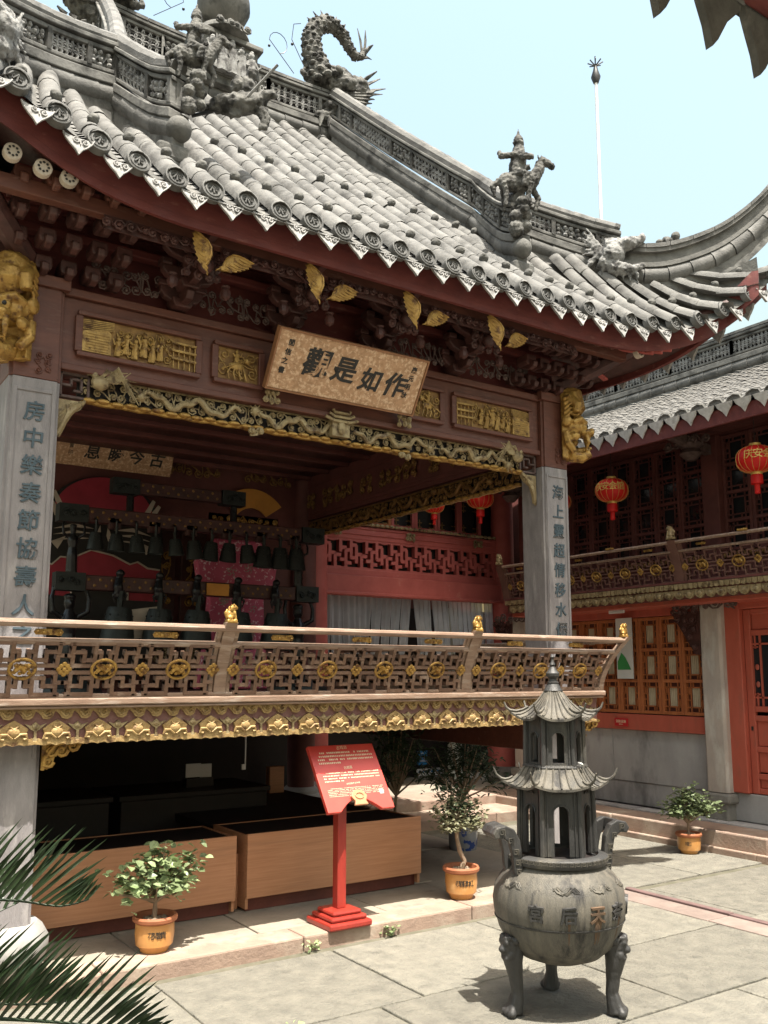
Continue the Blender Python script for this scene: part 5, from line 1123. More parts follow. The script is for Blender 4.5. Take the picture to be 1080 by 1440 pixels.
# ---------------------------------------------------------------- flagpole
fp = MB().lathe([(.035,0),(.028,12.6)],(12,10.7,0),14).build('flagpole', T['pole'], loc=(12,10.7,0)); tag(fp, 'tall thin white pole rising behind the roofs with a spiky tip', 'pole')
mb = MB().lathe([(.05,12.6),(.09,12.72),(.05,12.85),(.03,12.95)],(12,10.7,0),12)
for k in range(8): a = k*.785; mb.tube([(12,10.7,12.95),(12+.14*math.cos(a),10.7+.14*math.sin(a),13.02)],.012,4)
mb.tube([(12,10.7,12.9),(12,10.7,13.15)],.012,4); mb.build('lightning_finial', T['wire'], fp)
# ---------------------------------------------------------------- near eave over the camera's right
ne = root('dark_eave', (2.6,1.5,3.7), 'dark eave with pointed drip tiles at the top right corner, close to the camera', 'eave')
mb = MB(); DR3 = MB().prism([(-.115,.08),(.115,.08),(.1,-.0),(.05,-.05),(.02,-.11),(0,-.135),(-.03,-.08),(-.07,-.03),(-.1,.01)], -.012, .012, lambda u,v,d: (u,d-v*.2,v)).mesh('drip_tile', T['tiledk'])
for k in range(20): inst('drip_tile', DR3, ne, TR(1.875+.228*(k-9),1.42,3.565))
mb = MB(); mb.box(-1,6.2,1.33,1.40,3.585,3.70); mb.build('eave_board', T['fascia'], ne, smooth=0, bevel=.01)
MB().box(-1,6.2,-1.0,1.39,3.69,3.75).build('soffit', T['wingdark'], ne, smooth=0)
MB().grid(2, 2, lambda u,v: (-1+7.2*u, 1.45-2.6*v, 3.60+1.6*v)).build('roof', T['tiledk'], ne, smooth=0)
for k in range(28): MB().tube([(1.852+.114+.228*(k-13),1.43,3.63),(1.852+.114+.228*(k-13),.2,4.4)], .06, 8).build('barrel_tile', T['tile'], ne) if 4 < k < 24 else None
# ---------------------------------------------------------------- things on and behind the stage
oq = root('inner_plaque', (2.86,9.2,3.72), 'tan plaque with four black characters high on the dark back wall of the stage', 'plaque')
a0, a1 = V((2.25,9.02,4.02)), V((2.25,9.16,3.735)); uz2 = (a0-a1).normalized(); un2 = V((1,0,0)).cross(uz2)
MB().prism([(-.45,0),(1.16,0),(1.16,.318),(-.45,.318)], -.02, .02, lambda u,v,d: a1+V((u,0,0))+uz2*v-un2*d).build('board', T['plaque'], oq, smooth=0, bevel=.004)
for ch, u in (('息',.31),('瞬',.55),('今',.76),('古',.98)): text('character', ch, .165, facing(a1+V((u,0,0))+uz2*.155+un2*.021, un2, uz2), T['ink'], oq, ext=.003, shear=.12, off=.003)
for j, c_ in enumerate('書印'): text('small_character', c_, .05, facing(a1+V((.1,0,0))+uz2*(.2-.07*j)+un2*.021, un2, uz2), T['ink'], oq, ext=.002)
# painted opera face screen
fc = root('painted_face_screen', (2.73,9.2,1.5), 'large crimson painted opera face with black and white eye bands behind the bell rack', 'painted screen')
f = lambda u,v,d: (2.75+u, 9.22-d, 2.55+v)
el = lambda a,b,t0,t1,n=24: [(a*math.cos(R(t0+(t1-t0)*k/n)),b*math.sin(R(t0+(t1-t0)*k/n))) for k in range(n+1)]
MB().prism([(u,.55+v) for u,v in el(.62,.56,0,180)]+[(-.62,-.3),(-.4,-.95),(.4,-.95),(.62,-.3)], 0, .02, f).build('face_ground', T['ink'], fc, smooth=0)
MB().prism([(u,.66+v) for u,v in el(.52,.44,8,172)], .0205, .03, f).build('forehead', T['maskred'], fc, smooth=0)
MB().prism([(-.6,-.12),(-.58,.2),(-.5,.17),(-.42,.25),(-.3,.25),(-.12,.34),(.1,.3),(.28,.22),(.36,.25),(.47,.19),(.6,.18),(.6,-.15),(.27,-.15),(.27,-.05),(.14,.05),(-.02,0),(-.2,.06),(-.3,-.05),(-.3,-.14)], .0205, .03, f).build('cheeks', T['maskred'], fc, smooth=0)
mb = MB()
for s in (-1,1):
    for k in range(2): mb.prism([(s*(.36+.06*k),.68),(s*(.5+.06*k),.92-.05*k),(s*(.53+.06*k),.9-.05*k),(s*(.43+.06*k),.66)], .021, .032, f)
    for k in range(3): mb.prism([(s*.1,.56-.05*k),(s*.3,.6-.07*k),(s*.5,.53-.06*k),(s*.3,.56-.06*k)], .021, .032, f)
    mb.prism([(s*.52,.4),(s*.38,.46),(s*.45,.33)], .021, .032, f); mb.prism([(s*.04,.6),(s*.075,.5),(s*.05,.44),(s*.03,.5)], .021, .032, f)
mb.prism([(u,.62+v) for u,v in el(.1,.1,0,180,10)], .033, .036, f); mb.build('white_bands', T['cream'], fc, smooth=0)
mb = MB(); mb.tube([f(*p,.034) for p in [(-.58,.2),(-.5,.17),(-.42,.25),(-.3,.25),(-.12,.34),(.1,.3),(.28,.22),(.36,.25),(.47,.19),(.6,.18)]], .011, 4); mb.tube([f(*p,.034) for p in [(.27,-.15),(.27,-.05),(.14,.05),(-.02,0),(-.2,.06),(-.3,-.05),(-.3,-.14)]], .011, 4); mb.build('cream_outline', T['cream'], fc)
o = MB().prism([(u,v) for u,v in el(.62,.62,46,134,14)]+[(.3*math.cos(R(134-88*k/10)),.3*math.sin(R(134-88*k/10))+.1) for k in range(11)], 0, .02, lambda u,v,d: (4.4+u*.85,9.2-d,3.1+v)).build('orange_fan', T['fan'], loc=(4.4,9.2,3.4), smooth=0); tag(o, 'orange fan shaped sign above the gilt transom on the back wall', 'fan sign')
o = MB().prism([(0,0),(.5,.02),(.42,.3),(.16,.26)], 0, .02, lambda u,v,d: (2.45+u,7.9-d,1.95+v)).build('cream_card', T['cream'], loc=(2.7,7.9,1.95), smooth=0); tag(o, 'cream paper leaning under the lower bell beam at left', 'paper')
# the robe on a stand
rb = root('pink_robe', (4.02,8.75,1.49), 'pink floral silk robe spread on a stand behind the bell rack', 'robe')
mb = MB(); mb.prism([(-.25,1.55),(.25,1.55),(.46,1.3),(.4,.95),(.3,1.0),(.34,.5),(.42,0),(-.42,0),(-.34,.5),(-.3,1.0),(-.4,.95),(-.46,1.3)], -.05, .05, lambda u,v,d: (4.02+u,8.75-d+.03*math.sin(u*40),1.5+v)); mb.build('cloth', T['robe'], rb, smooth=0, bevel=.02)
mb = MB()
for k in range(14):
    c = (4.02+rnd.uniform(-.28,.28), 8.69, 1.55+rnd.uniform(.05,1.4))
    for q in range(5): a = q*1.257; mb.tube([(c[0]+.035*math.cos(a)+.02*math.cos(a+t*1.2),c[1],c[2]+.035*math.sin(a)+.02*math.sin(a+t*1.2)) for t in range(5)], .004, 4)
mb.build('embroidery', T['cream'], rb, kind='stuff')
# bronze bell rack
rk = root('bell_rack', (3.1,7.9,1.49), 'black bell rack with bronze figures and two long lacquered beams across the stage', 'bell rack')
RY = 7.9
def rbeam(x0, x1, y_, z, h, nm='rack_beam', mt='dark'):
    b = MB().box(x0+.25,x1-.25,y_-.05,y_+.05,z-h/2,z+h/2).build(nm, T[mt], rk, smooth=0, bevel=.01)
    for xa, xb in ((x0,x0+.248),(x1-.248,x1)):
        mb = MB(); mb.box(xa,xb,y_-.065,y_+.065,z-h/2-.012,z+h/2+.012); scrolls(mb, lambda u,v,d: (xa+.02+u,y_-.066-d,z-h/2+v), .21, h, 3,1,.01,rnd); mb.build('bronze_cap', T['bell'], b, smooth=30)
    mb = MB(); n = int((x1-x0-.5)/.05)
    for k in range(n): mb.ell((x0+.28+.05*k,y_-.05,z+.025*(-1)**k),(.014,.006,.014),n=6,m=4)
    mb.build('beam_studs', T['goldold'], b, kind='stuff'); return b
rbeam(1.96,4.56,RY,3.02,.13); rbeam(1.96,4.5,RY,2.43,.13); rbeam(2.52,3.85,RY+.35,3.38,.12)
def caryatid(x, z, h, y_):
    mb = MB(); s = h
    mb.tube([(x,y_,z),(x,y_,z+.35*s),(x,y_,z+.5*s),(x,y_,z+.62*s),(x,y_,z+.75*s)],[.11*s,.1*s,.075*s,.1*s,.05*s],10); mb.ell((x,y_,z+.83*s),(.065*s,.07*s,.085*s)); mb.ell((x,y_,z+.9*s),(.07*s,.075*s,.04*s)); mb.ell((x,y_-.065*s,z+.82*s),(.014*s,.02*s,.025*s))
    for q in (-1,1): mb.tube([(x+q*.09*s,y_,z+.68*s),(x+q*.19*s,y_-.03,z+.74*s),(x+q*.2*s,y_-.02,z+.88*s),(x+q*.17*s,y_,z+.99*s)],[.035*s,.032*s,.026*s,.022*s],7); mb.ell((x+q*.17*s,y_,z+.985*s),.03*s)
    put('bronze_figure', organic(mb,.009,.004,.05,2), T['statue'], rk)
for x in (2.1, 4.3): caryatid(x, 2.5, .46, RY); caryatid(x, 1.6, .78, RY); MB().lathe([(.3,1.49),(.29,1.53),(.2,1.6),(.1,1.63)],(x,RY,0),20).build('figure_base', T['bell'], rk)
MB().tube([(3.75,RY+.35,3.3),(3.75,RY+.35,3.05)], .035, 6).build('rack_post', T['statue'], rk); MB().tube([(2.7,RY+.35,3.3),(2.7,RY+.35,3.05)], .035, 6).build('rack_post', T['statue'], rk)
def bell_mesh(r, h):
    mb = MB(); mb.lathe([(r*.62,0),(r*.7,-h*.1),(r*.88,-h*.6),(r,-h),(r*.93,-h),(r*.8,-h*.6)], (0,0,0), 16, sy=.72)
    for j in range(3):
        for k in range(10): a = k*.628; rr = r*(.74+.07*j); mb.ell((rr*math.cos(a),rr*.72*math.sin(a),-h*(.2+.15*j)), r*.06, n=5, m=4)
    mb.tube([(0,0,0),(0,0,h*.42)], r*.16, 6); mb.tube([(-r*.2,0,h*.4),(r*.2,0,h*.4)], r*.1, 6); return mb.mesh('bell', T['bell'])
BL = [bell_mesh(.075,.15), bell_mesh(.085,.17), bell_mesh(.1,.2)]
wh = ['leftmost','second','third','fourth','fifth','sixth','seventh','eighth','ninth','tenth','eleventh','rightmost']
for k in range(12):
    x = 2.27+.178*k; b = inst('bronze_bell', BL[min(2,k//5+ (k%2 if k>7 else 0))], None, TR(x,RY-.09,2.86)@MX.Rotation(R(rnd.uniform(-7,7)),4,'Y'))
    tag(b, f'small bronze bell, {wh[k]} of the twelve hanging from the upper rack beam' if k in (0,11) else f'small bronze bell, {wh[k]} from the left on the upper rack beam', 'bell', 'bells on the upper rack beam')
    mb = MB().tube([(x,RY-.09,2.86),(x,RY-.09,2.97)], .012, 5); mb.tube([(x,RY-.09,2.97),(x,RY-.03,3.0)], .012, 5); mb.build('bell_hook', T['statue'], rk)
    MB().prism([(-.05,0),(.05,0),(.06,.1),(-.06,.1)], -.03, .03, lambda u,v,d: (x+u,RY-.02+d,2.93+v-.02)).build('hanger_block', T['dark'], rk, smooth=0, bevel=.006) if k%2 else None
BG = bell_mesh(.16,.34)
wl = ['left end','second place','third place','fourth place','right end']
for k, x in enumerate((2.5,2.86,3.22,3.62,4.02)):
    b = inst('large_bell', BG, None, TR(x,RY-.1,2.22)@MX.Rotation(R(rnd.uniform(-4,4)),4,'Y')); tag(b, f'large dark bronze bell at the {wl[k]} of the lower rack beam', 'bell', 'bells on the lower rack beam')
    mb = MB(); mb.tube([(x,RY-.08,2.3),(x-.02,RY-.09,2.4),(x,RY-.06,2.5)],[.03,.045,.03],7); mb.ell((x,RY-.08,2.52),(.04,.04,.035))
    for s in (-1,1): mb.tube([(x,RY-.08,2.38),(x+s*.06,RY-.09,2.33),(x+s*.04,RY-.08,2.26)],[.018,.014,.008],5)
    put('beast_hook', organic(mb,.009,.008,.03,1), T['statue'], rk)
o = MB().box(3.31,3.53,RY-.075,RY-.06,2.37,2.48).build('yellow_label', T['fan'], loc=(3.42,RY-.07,2.37), smooth=0); tag(o, 'blank yellow label on the lower bell rack beam', 'label')
# ---------------------------------------------------------------- under the stage
def cabinet(x0, x1, y0, label, dep=.55):
    r = root('veneer_cabinet', ((x0+x1)/2,y0+.25,.08), label, 'cabinet', 'veneer cabinets under the stage')
    MB().box(x0,x1,y0,y0+.02,.17,.585).build('front_panel', T['cab'], r, smooth=0, bevel=.002); MB().box(x0+.02,x1-.02,y0+.06,y0+dep-.02,.08,.169).build('plinth', T['cabdk'], r, smooth=0)
    for xa, xb in ((x0,x0+.02),(x1-.02,x1)): MB().box(xa,xb,y0+.022,y0+dep,.1,.575).build('side_panel', T['cab'], r, smooth=0)
    MB().box(x0,x1,y0+dep+.001,y0+dep+.02,.1,.575).build('back_panel', T['cab'], r, smooth=0)
    MB().box(x0+.021,x1-.021,y0+.022,y0+dep,.545,.57).build('dark_inside', T['black'], r, smooth=0)  # black sheet painting the shade inside the open-topped cabinet
    return r
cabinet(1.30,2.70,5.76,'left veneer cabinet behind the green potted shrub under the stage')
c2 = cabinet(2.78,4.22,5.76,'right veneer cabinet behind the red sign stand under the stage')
MB().box(2.73,2.78,5.9,6.3,.08,.44).build('side_step', T['cab'], c2, smooth=0, bevel=.003)
MB().box(2.79,4.2,6.35,8.4,.5,.56).build('table_top', T['black'], c2, smooth=0)
for (x0,x1,y0,y1,z1,lb) in ((1.45,2.2,6.9,7.6,.75,'low black chest in the dark left corner under the stage'),(2.35,3.6,7.1,7.8,.72,'long black chest in the dark middle under the stage')):
    r = root('black_chest', ((x0+x1)/2,(y0+y1)/2,.08), lb, 'chest'); MB().box(x0,x1,y0,y1,.08,z1-.04).build('body', T['black'], r, smooth=0, bevel=.01); MB().box(x0-.02,x1+.02,y0-.02,y1+.02,z1-.039,z1).build('lid', T['black'], r, smooth=0, bevel=.006)
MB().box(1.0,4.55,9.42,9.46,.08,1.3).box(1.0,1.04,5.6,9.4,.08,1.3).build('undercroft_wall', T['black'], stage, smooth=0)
o = MB().box(2.97,3.1,7.35,7.36,.8,.91).box(3.11,3.21,7.38,7.39,.79,.9).build('pale_cards', T['white'], loc=(3.1,7.35,.72), smooth=0); tag(o, 'two pale cards standing on the black chest', 'card')
MB().box(2.97,3.21,7.33,7.42,.72,.7895).build('card_stand', T['black'], o, smooth=0)
o = MB().box(3.95,4.1,7.75,7.83,.562,.8).build('brown_carton', T['cab'], loc=(4.0,7.8,.562), smooth=0, bevel=.004); tag(o, 'small brown carton standing on the dark table under the stage', 'carton')
o = MB().tube([(3.15,6.6,1.3),(3.15,6.6,.95)], .006, 5).build('hanging_lead', T['white'], loc=(3.15,6.6,1.3)); tag(o, 'thin white lead hanging from the floor beams in the dark undercroft', 'cord'); MB().box(3.12,3.15,6.59,6.61,.92,.96).build('switch', T['white'], o, smooth=0)
# ---------------------------------------------------------------- red sign stand
sg = root('sign_stand', (3.16,5.2,.08), 'red lectern style information sign on a square red post', 'sign stand')
sa = R(2); SM = TR(3.16,5.2,0)@MX.Rotation(R(0),4,'Z')
for z0, z1, w in ((.08,.122,.155),(.123,.152,.13),(.153,.18,.105)): MB().box(-w,w,-w,w,z0,z1).xf(SM).build('base', T['postred'], sg, smooth=0, bevel=.012)
MB().box(-.032,.032,-.032,.032,.181,.86).xf(SM).build('post', T['postred'], sg, smooth=0, bevel=.004)
B0 = V((2.975,5.03,.795)); ux3 = V((.995,.0,.0)).normalized(); uz3 = V((-.02,.22,.36)).normalized(); un3 = ux3.cross(uz3).normalized()
BW, BH = .50, .46
sf = lambda u,v,d: B0+ux3*u+uz3*v+un3*d
cv = [(BW*k/16, .0+.085*math.sin(math.pi*max(0,min(1,(k-3)/10)))) for k in range(17)]
MB().prism(cv+[(BW,BH),(0,BH)], -.03, 0, sf).build('board', T['signred'], sg, smooth=0, bevel=.003)
mb = MB(); mb.prism([(BW*.40,.03),(BW*.60,.03),(BW*.58,.055),(BW*.62,.09),(BW*.57,.125),(BW*.5,.135),(BW*.43,.125),(BW*.38,.09),(BW*.42,.055)], .001, .02, sf); mb.tube([sf(BW*.5+.03*math.cos(t*.5),.09+.02*math.sin(t*.5),.022) for t in range(13)], .005, 5); mb.build('carved_boss', T['cab'], sg, smooth=0, bevel=.004)
for body, v, sz in (('古戏台', BH-.022, .028),('古戲臺', BH-.165, .022),('ANCIENT STAGE', BH-.275, .014)):
    text('sign_title', body, sz, facing(sf(BW*.5,v,.0002), un3, uz3), T['signtxt'], sg, ext=.0006)
mb = MB(); q = random.Random(3)                            # rows of tiny lettering, too small to read
def rows(v0, n, gap, h, w0, cw):
    for j in range(n):
        u = .045 if j else .07; e = BW-.035 if j < n-1 else BW*.4
        while u < e:
            L = cw*q.uniform(.6,1.); 
            if q.random() < .9: mb.prism([(u,v0-gap*j),(u+L,v0-gap*j),(u+L,v0-gap*j+h*q.uniform(.7,1)),(u,v0-gap*j+h)], .0003, .001, sf)
            u += cw*1.25
rows(BH-.06, 4, .024, .012, 0, .011); rows(BH-.2, 4, .019, .007, 0, .009); rows(BH-.305, 6, .0105, .0035, 0, .006); mb.build('small_print', T['signtxt'], sg, smooth=0, kind='stuff')
MB().prism([(BW-.075,.1),(BW-.045,.1),(BW-.045,.13),(BW-.075,.13)], .0003, .002, sf).build('white_sticker', T['white'], sg, smooth=0)
# ---------------------------------------------------------------- plants
def leaf_mesh(L, w, mt):
    return MB().add([(0,0,0),(L*.35,w,.12*L),(L*.75,w*.7,.1*L),(L,0,-.05*L),(L*.75,-w*.7,.1*L),(L*.35,-w,.12*L),(L*.5,0,.02*L)],[(0,6,1),(1,6,2),(2,6,3),(3,6,4),(4,6,5),(5,6,0)]).mesh('leaf', mt, 0)
def pot(loc, r, h, label, txt=None, cat='potted plant', group='potted plants in the courtyard'):
    o = root('potted_plant', loc, label, cat, group); L = V(loc)
    mb = MB().lathe([(r*.62,0),(r*.66,h*.04),(r*.7,h*.12),(r*.86,h*.2),(r*.92,h*.5),(r*.9,h*.78),(r*.93,h*.8)], L, 28); mb.build('pot', T['pot'], o)
    MB().lathe([(r*.9,h*.8),(r*1.04,h*.86),(r*1.06,h*.94),(r*1.0,h),(r*.9,h*.98),(r*.86,h*.85)], L, 28).build('rim', T['potrim'], o)
    MB().grid(8, 8, lambda u,v: L+V(((u-.5)*1.2*r*(1-abs(v-.5)*.6),(v-.5)*1.2*r*(1-abs(u-.5)*.6),h*.86+rnd.uniform(0,.018)))).lathe([(r*.87,h*.84),(.001,h*.87)], L, 24).build('soil', T['soil'], o)
    if txt:
        a0 = math.atan2(-L.y,-L.x)+R(8)
        for k, ch in enumerate(txt):
            a = a0+R(-18+12*k); text('character', ch, h*.2, facing(L+V((r*.905*math.cos(a),r*.905*math.sin(a),h*.52)),(math.cos(a),math.sin(a),0)), T['ink'], o, ext=.002)
    return o
def bush(o, base, pts, nl, L, mt, rd, stem=.012, objs=False, clump=.07, name='foliage', lw=.35, droop=0):
    """branches from base to crown points, with leaves clustered round their ends"""
    mb = MB(); base = V(base); hub = base+V((0,0,(sum(p[2] for p in pts)/len(pts))*.35))
    mb.tube([base, base.lerp(hub,.5)+V((rd.uniform(-.01,.01),0,0)), hub], [stem*1.3,stem*1.1,stem], 7)
    tips = []
    for p in pts:
        e = base+V(p); m = hub.lerp(e,.5)+V((rd.uniform(-.02,.02),rd.uniform(-.02,.02),rd.uniform(-.02,.03))); mb.tube([hub,m,e],[stem*.8,stem*.55,stem*.25],5); tips += [(m,e)]
    mb.build('stem', T['bark'], o)
    me = leaf_mesh(L, L*lw, mt); fl = MB()
    for i in range(nl):
        m, e = tips[i%len(tips)]; t = rd.uniform(.25,1.05); p = m.lerp(e,t)+V((rd.gauss(0,clump),rd.gauss(0,clump),rd.gauss(0,clump*.6)))
        sc = rd.uniform(.6,1.15); M_ = TR(*p)@Euler((rd.uniform(-.7,.7),rd.uniform(-.6,.5)+droop,rd.uniform(0,6.28))).to_matrix().to_4x4()@MX.Scale(sc,4)
        if objs: inst('leaf', me, o, M_)
        else: fl.add([M_@v.co for v in me.vertices],[tuple(q.vertices) for q in me.polygons])
    if fl.v: fl.build(name, mt, o, smooth=0, kind='stuff')
rp_ = random.Random(21)
o = pot((1.985,5.31,.08), .122, .2, 'bright green leafy shrub in an ochre pot before the left cabinet', '花開富貴')
crown = [(-.22,.0,.16),(-.14,-.03,.22),(-.19,.05,.27),(-.06,.0,.28),(.03,.03,.33),(.0,-.06,.22),(.1,0,.25),(.18,-.04,.19),(.22,.04,.26),(.15,.03,.33),(.24,0,.34),(.05,0,.42),(-.03,.05,.17),(.1,-.07,.17),(-.1,0,.36),(.0,.05,.38)]
bush(o, (1.985,5.31,.25), crown, 298, .07, T['leaf'], rp_, .011, True, .038); bush(o, (1.985,5.31,.25), [(p[0]*1.05,p[1],p[2]+.01) for p in crown], 160, .055, T['leaf'], rp_, .006, False, .045)
o = pot((4.235,5.3,.08), .125, .22, 'dry olive shrub with a crooked trunk in an ochre pot by the incense burner', '恭喜發財紅')
L0 = V((4.235,5.3,.27)); mb = MB(); mb.tube([L0,L0+V((.03,0,.06)),L0+V((-.01,0,.13)),L0+V((-.03,0,.2)),L0+V((-.04,0,.27))],[.02,.018,.017,.015,.013],8); mb.build('trunk', T['bark'], o)
crown = [(-.14,0,.14),(-.06,.03,.17),(.02,0,.2),(.1,.03,.16),(.17,-.02,.12),(.22,.02,.16),(.12,-.04,.08),(.0,-.05,.1),(-.1,-.03,.08),(.05,.05,.26),(-.04,.03,.28),(.16,0,.24),(-.2,0,.22),(.24,0,.08)]
bush(o, L0+V((-.03,0,.22)), crown, 850, .04, T['leafolive'], rp_, .009, False, .032); bush(o, L0+V((-.05,0,.27)), [(p[0]*.8,p[1]+.03,p[2]*1.1+.06) for p in crown], 260, .036, T['leafdk'], rp_, .007, False, .036)
o = pot((7.28,5.71,0), .115, .19, 'pale green bush in a small ochre pot before the right wing kerb', '福如')
crown = [(-.2,.06,.26),(-.12,.05,.33),(-.06,0,.38),(.0,.0,.42),(.08,-.05,.36),(.16,-.1,.3),(.22,-.16,.24),(.12,-.1,.22),(0,-.05,.24),(-.1,-.0,.22),(.06,.0,.3),(-.14,.08,.2)]
bush(o, (7.28,5.71,.17), crown, 900, .05, T['leaf'], rp_, .012, False, .042)
# blue and white pot with a dark feathery shrub, and a dark bush behind the cabinet
o = root('potted_plant', (5.42,6.75,0), 'dark feathery shrub in a blue and white porcelain pot in the shade beside the stage', 'potted plant', 'potted plants in the courtyard')
MB().lathe([(.1,0),(.115,.02),(.13,.12),(.135,.24),(.125,.3),(.14,.32),(.14,.345),(.115,.335),(.105,.3)],(5.42,6.75,0),26).build('pot', T['porcelain'], o)
crown = [(.4*math.cos(a)*k, .36*math.sin(a)*k, .5+.35*(1-k)+.12*math.sin(3*a)) for k in (.35,.7,1.) for a in [i*.8+k for i in range(8)]]
bush(o, (5.42,6.75,.3), crown, 1000, .075, T['leafdk'], rp_, .013, False, .06, lw=.13, droop=.35)
o = root('dark_shrub', (4.85,7.0,.0), 'dark feathery shrub behind the sign board and the right cabinet', 'shrub')
MB().lathe([(.12,0),(.16,.02),(.18,.25),(.2,.28),(.15,.27)],(4.85,7.0,.076),20).build('pot', T['drum'], o)
crown = [(.28*math.cos(a)*k, .28*math.sin(a)*k, .6+.4*(1-k)+.12*math.sin(3*a)) for k in (.3,.65,1.) for a in [i*.9+k for i in range(7)]]
bush(o, (4.85,7.0,.3), crown, 900, .07, T['leafdk'], rp_, .013, False, .07, lw=.13, droop=.35)
for (x, y_) in ((3.45,5.06),(2.9,5.06),(2.15,3.95),(2.9,4.3)):      # weeds in the joints
    w_ = root('weed', (x,y_,0), {3.45:'tuft of weed at the foot of the stage kerb right of the sign',2.9:'small weed in the paving near the kerb'}.get(x,'tiny weed growing in the paving left of the incense burner'), 'weed'); bush(w_, (x,y_,0), [(rnd.uniform(-.05,.05),rnd.uniform(-.02,.02),.03) for k in range(4)], 40, .03, T['leaf'], rp_, .002, False, .02) if x != 2.9 or y_ > 5 else bpy.data.objects.remove(w_)
# cycad at the left edge of the picture
cy = root('cycad', (.2,2.75,0), 'dark green cycad with stiff feathery fronds at the left edge of the picture', 'palm')
MB().tube([(.2,2.75,-.02),(.21,2.75,.3),(.2,2.75,.7)],[.16,.17,.13],12).build('trunk', T['bark'], cy)
rv, fv, uv = V((.83,-.56,0)), V((.56,.83,0)), V((0,0,1))
LF = MB().add([(0,-.006,0),(0,.006,0),(.35,.0085,.004),(.75,.006,.0),(1,0,-.01),(.75,-.006,0),(.35,-.0085,.004),(.5,0,.008)],[(0,7,1),(1,7,2),(2,7,3),(3,7,4),(4,7,5),(5,7,6),(6,7,0)]).mesh('leaflet', T['cycad'], 0)
def frond(O, pts, n, Lmax, ang, rd, spread=.35, fade=(.25,1)):
    P_ = Path([V(O)+rv*a+fv*b+uv*c for a,b,c in pts], (0,0,1))
    fo = MB().tube([P_(P_.L*t/16,0,0) for t in range(17)], [.008-.006*t/16 for t in range(17)], 6).build('frond', T['cycad'], cy)
    for i in range(n):
        t = (i+.5)/n; p = P_(P_.L*t,0,0); tg = (P_(P_.L*min(1,t+.02),0,0)-P_(P_.L*max(0,t-.02),0,0)).normalized()
        for s in (-1,1):
            a = R(ang+rd.uniform(-3,3))*(1-.35*max(0,t-.7)/.3); L = Lmax*min(1,.45+2.2*(1-t))*(1 if t < .72 else 1-.55*(t-.72)/.28)*rd.uniform(.92,1.05)
            side = tg.cross(fv).normalized(); side = side if side.z > 0 else -side
            d = tg*math.cos(a)+side*math.sin(a)+fv*s*spread; d.normalize(); x = d; y_ = fv.cross(x); y_ = (y_+fv*(.25*s+rd.uniform(-.15,.15))).normalized(); z = x.cross(y_).normalized(); y_ = z.cross(x)
            inst('leaflet', LF, fo, frame(p,x*L,y_*.62,z*.6))
O1 = V((.56,2.65,1.06))
rc = random.Random(8)
frond(O1, [(-.36,.0,-.03),(-.16,.0,.0),(.04,0,-.0),(.16,.0,-.015),(.235,.01,.0)], 29, .25, 50, rc)
frond(O1, [(-.38,-.1,-.2),(-.1,-.12,-.2),(.07,-.13,-.212),(.19,-.13,-.212),(.26,-.13,-.20)], 31, .23, 48, rc)
frond(O1, [(-.25,-.1,-.27),(.0,-.12,-.25),(.2,-.14,-.25),(.36,-.15,-.262),(.48,-.16,-.275)], 33, .22, 48, rc)
frond(O1, [(-.35,.2,-.3),(-.2,.3,-.15),(-.1,.4,-.1)], 12, .2, 50, rc)
# ---------------------------------------------------------------- incense burner
BX0, BY0 = 3.435, 3.51
bn = root('incense_burner', (BX0,BY0,0), 'grey iron three legged incense burner with a two tiered pagoda roof', 'incense burner')
c0 = V((BX0,BY0,0)); va = math.atan2(-BY0,-BX0)               # direction of the viewer, for the lettering side
prof = [(.03,.225),(.12,.235),(.2,.265),(.265,.32),(.305,.395),(.327,.47),(.333,.53),(.32,.6),(.285,.65),(.24,.69),(.225,.705)]
MB().lathe(prof, c0, 64).build('belly', T['bronzedust'], bn)
MB().lathe([(.222,.704),(.244,.708),(.25,.722),(.25,.745),(.24,.752),(.205,.756),(.2,.735)], c0, 48).build('rim', T['bronze'], bn)
mb = MB()
for k in range(48):
    a = k*6.2832/48; p = c0+V((.251*math.cos(a),.251*math.sin(a),.733)); tx = V((-math.sin(a),math.cos(a),0)); nn = V((math.cos(a),math.sin(a),0))
    polybars(mb, meander(-.012,.012,-.009,.009), lambda u,v,d: p+tx*u+V((0,0,v))+nn*d, .0028, .004)
mb.build('rim_key_pattern', T['bronzedust'], bn, smooth=0)
def on_belly(a, z): 
    for (r0,z0),(r1,z1) in zip(prof, prof[1:]):
        if z0 <= z <= z1:
            r = r0+(r1-r0)*(z-z0)/(z1-z0); n = V(((z1-z0)*math.cos(a),(z1-z0)*math.sin(a),-(r1-r0))).normalized(); return c0+V((r*math.cos(a),r*math.sin(a),z)), n
for ch, dg in (('宮',-19),('后',8),('天',33),('奈',56),('門',85)):
    a = va+R(dg); p, n = on_belly(a, .515); text('raised_character', ch, .085, facing(p-n*.003,n), T['bronze'] if ch != '天' else T['rust'] if 'rust' in T else T['bronze'], bn, ext=.009, off=.002)
mb = MB()
for dg in (-5,30,70,-60,110,150,200):
    mb = MB()
    for k in range(3):
        pts = [on_belly(va+R(dg+t*4),.625+.014*math.sin(t*1.6+k))[0] for t in range(7)]; mb.tube(pts,[.004,.007,.009,.008,.009,.006,.003],5)
    mb.build('raised_dragon', T['bronzedust'], bn)
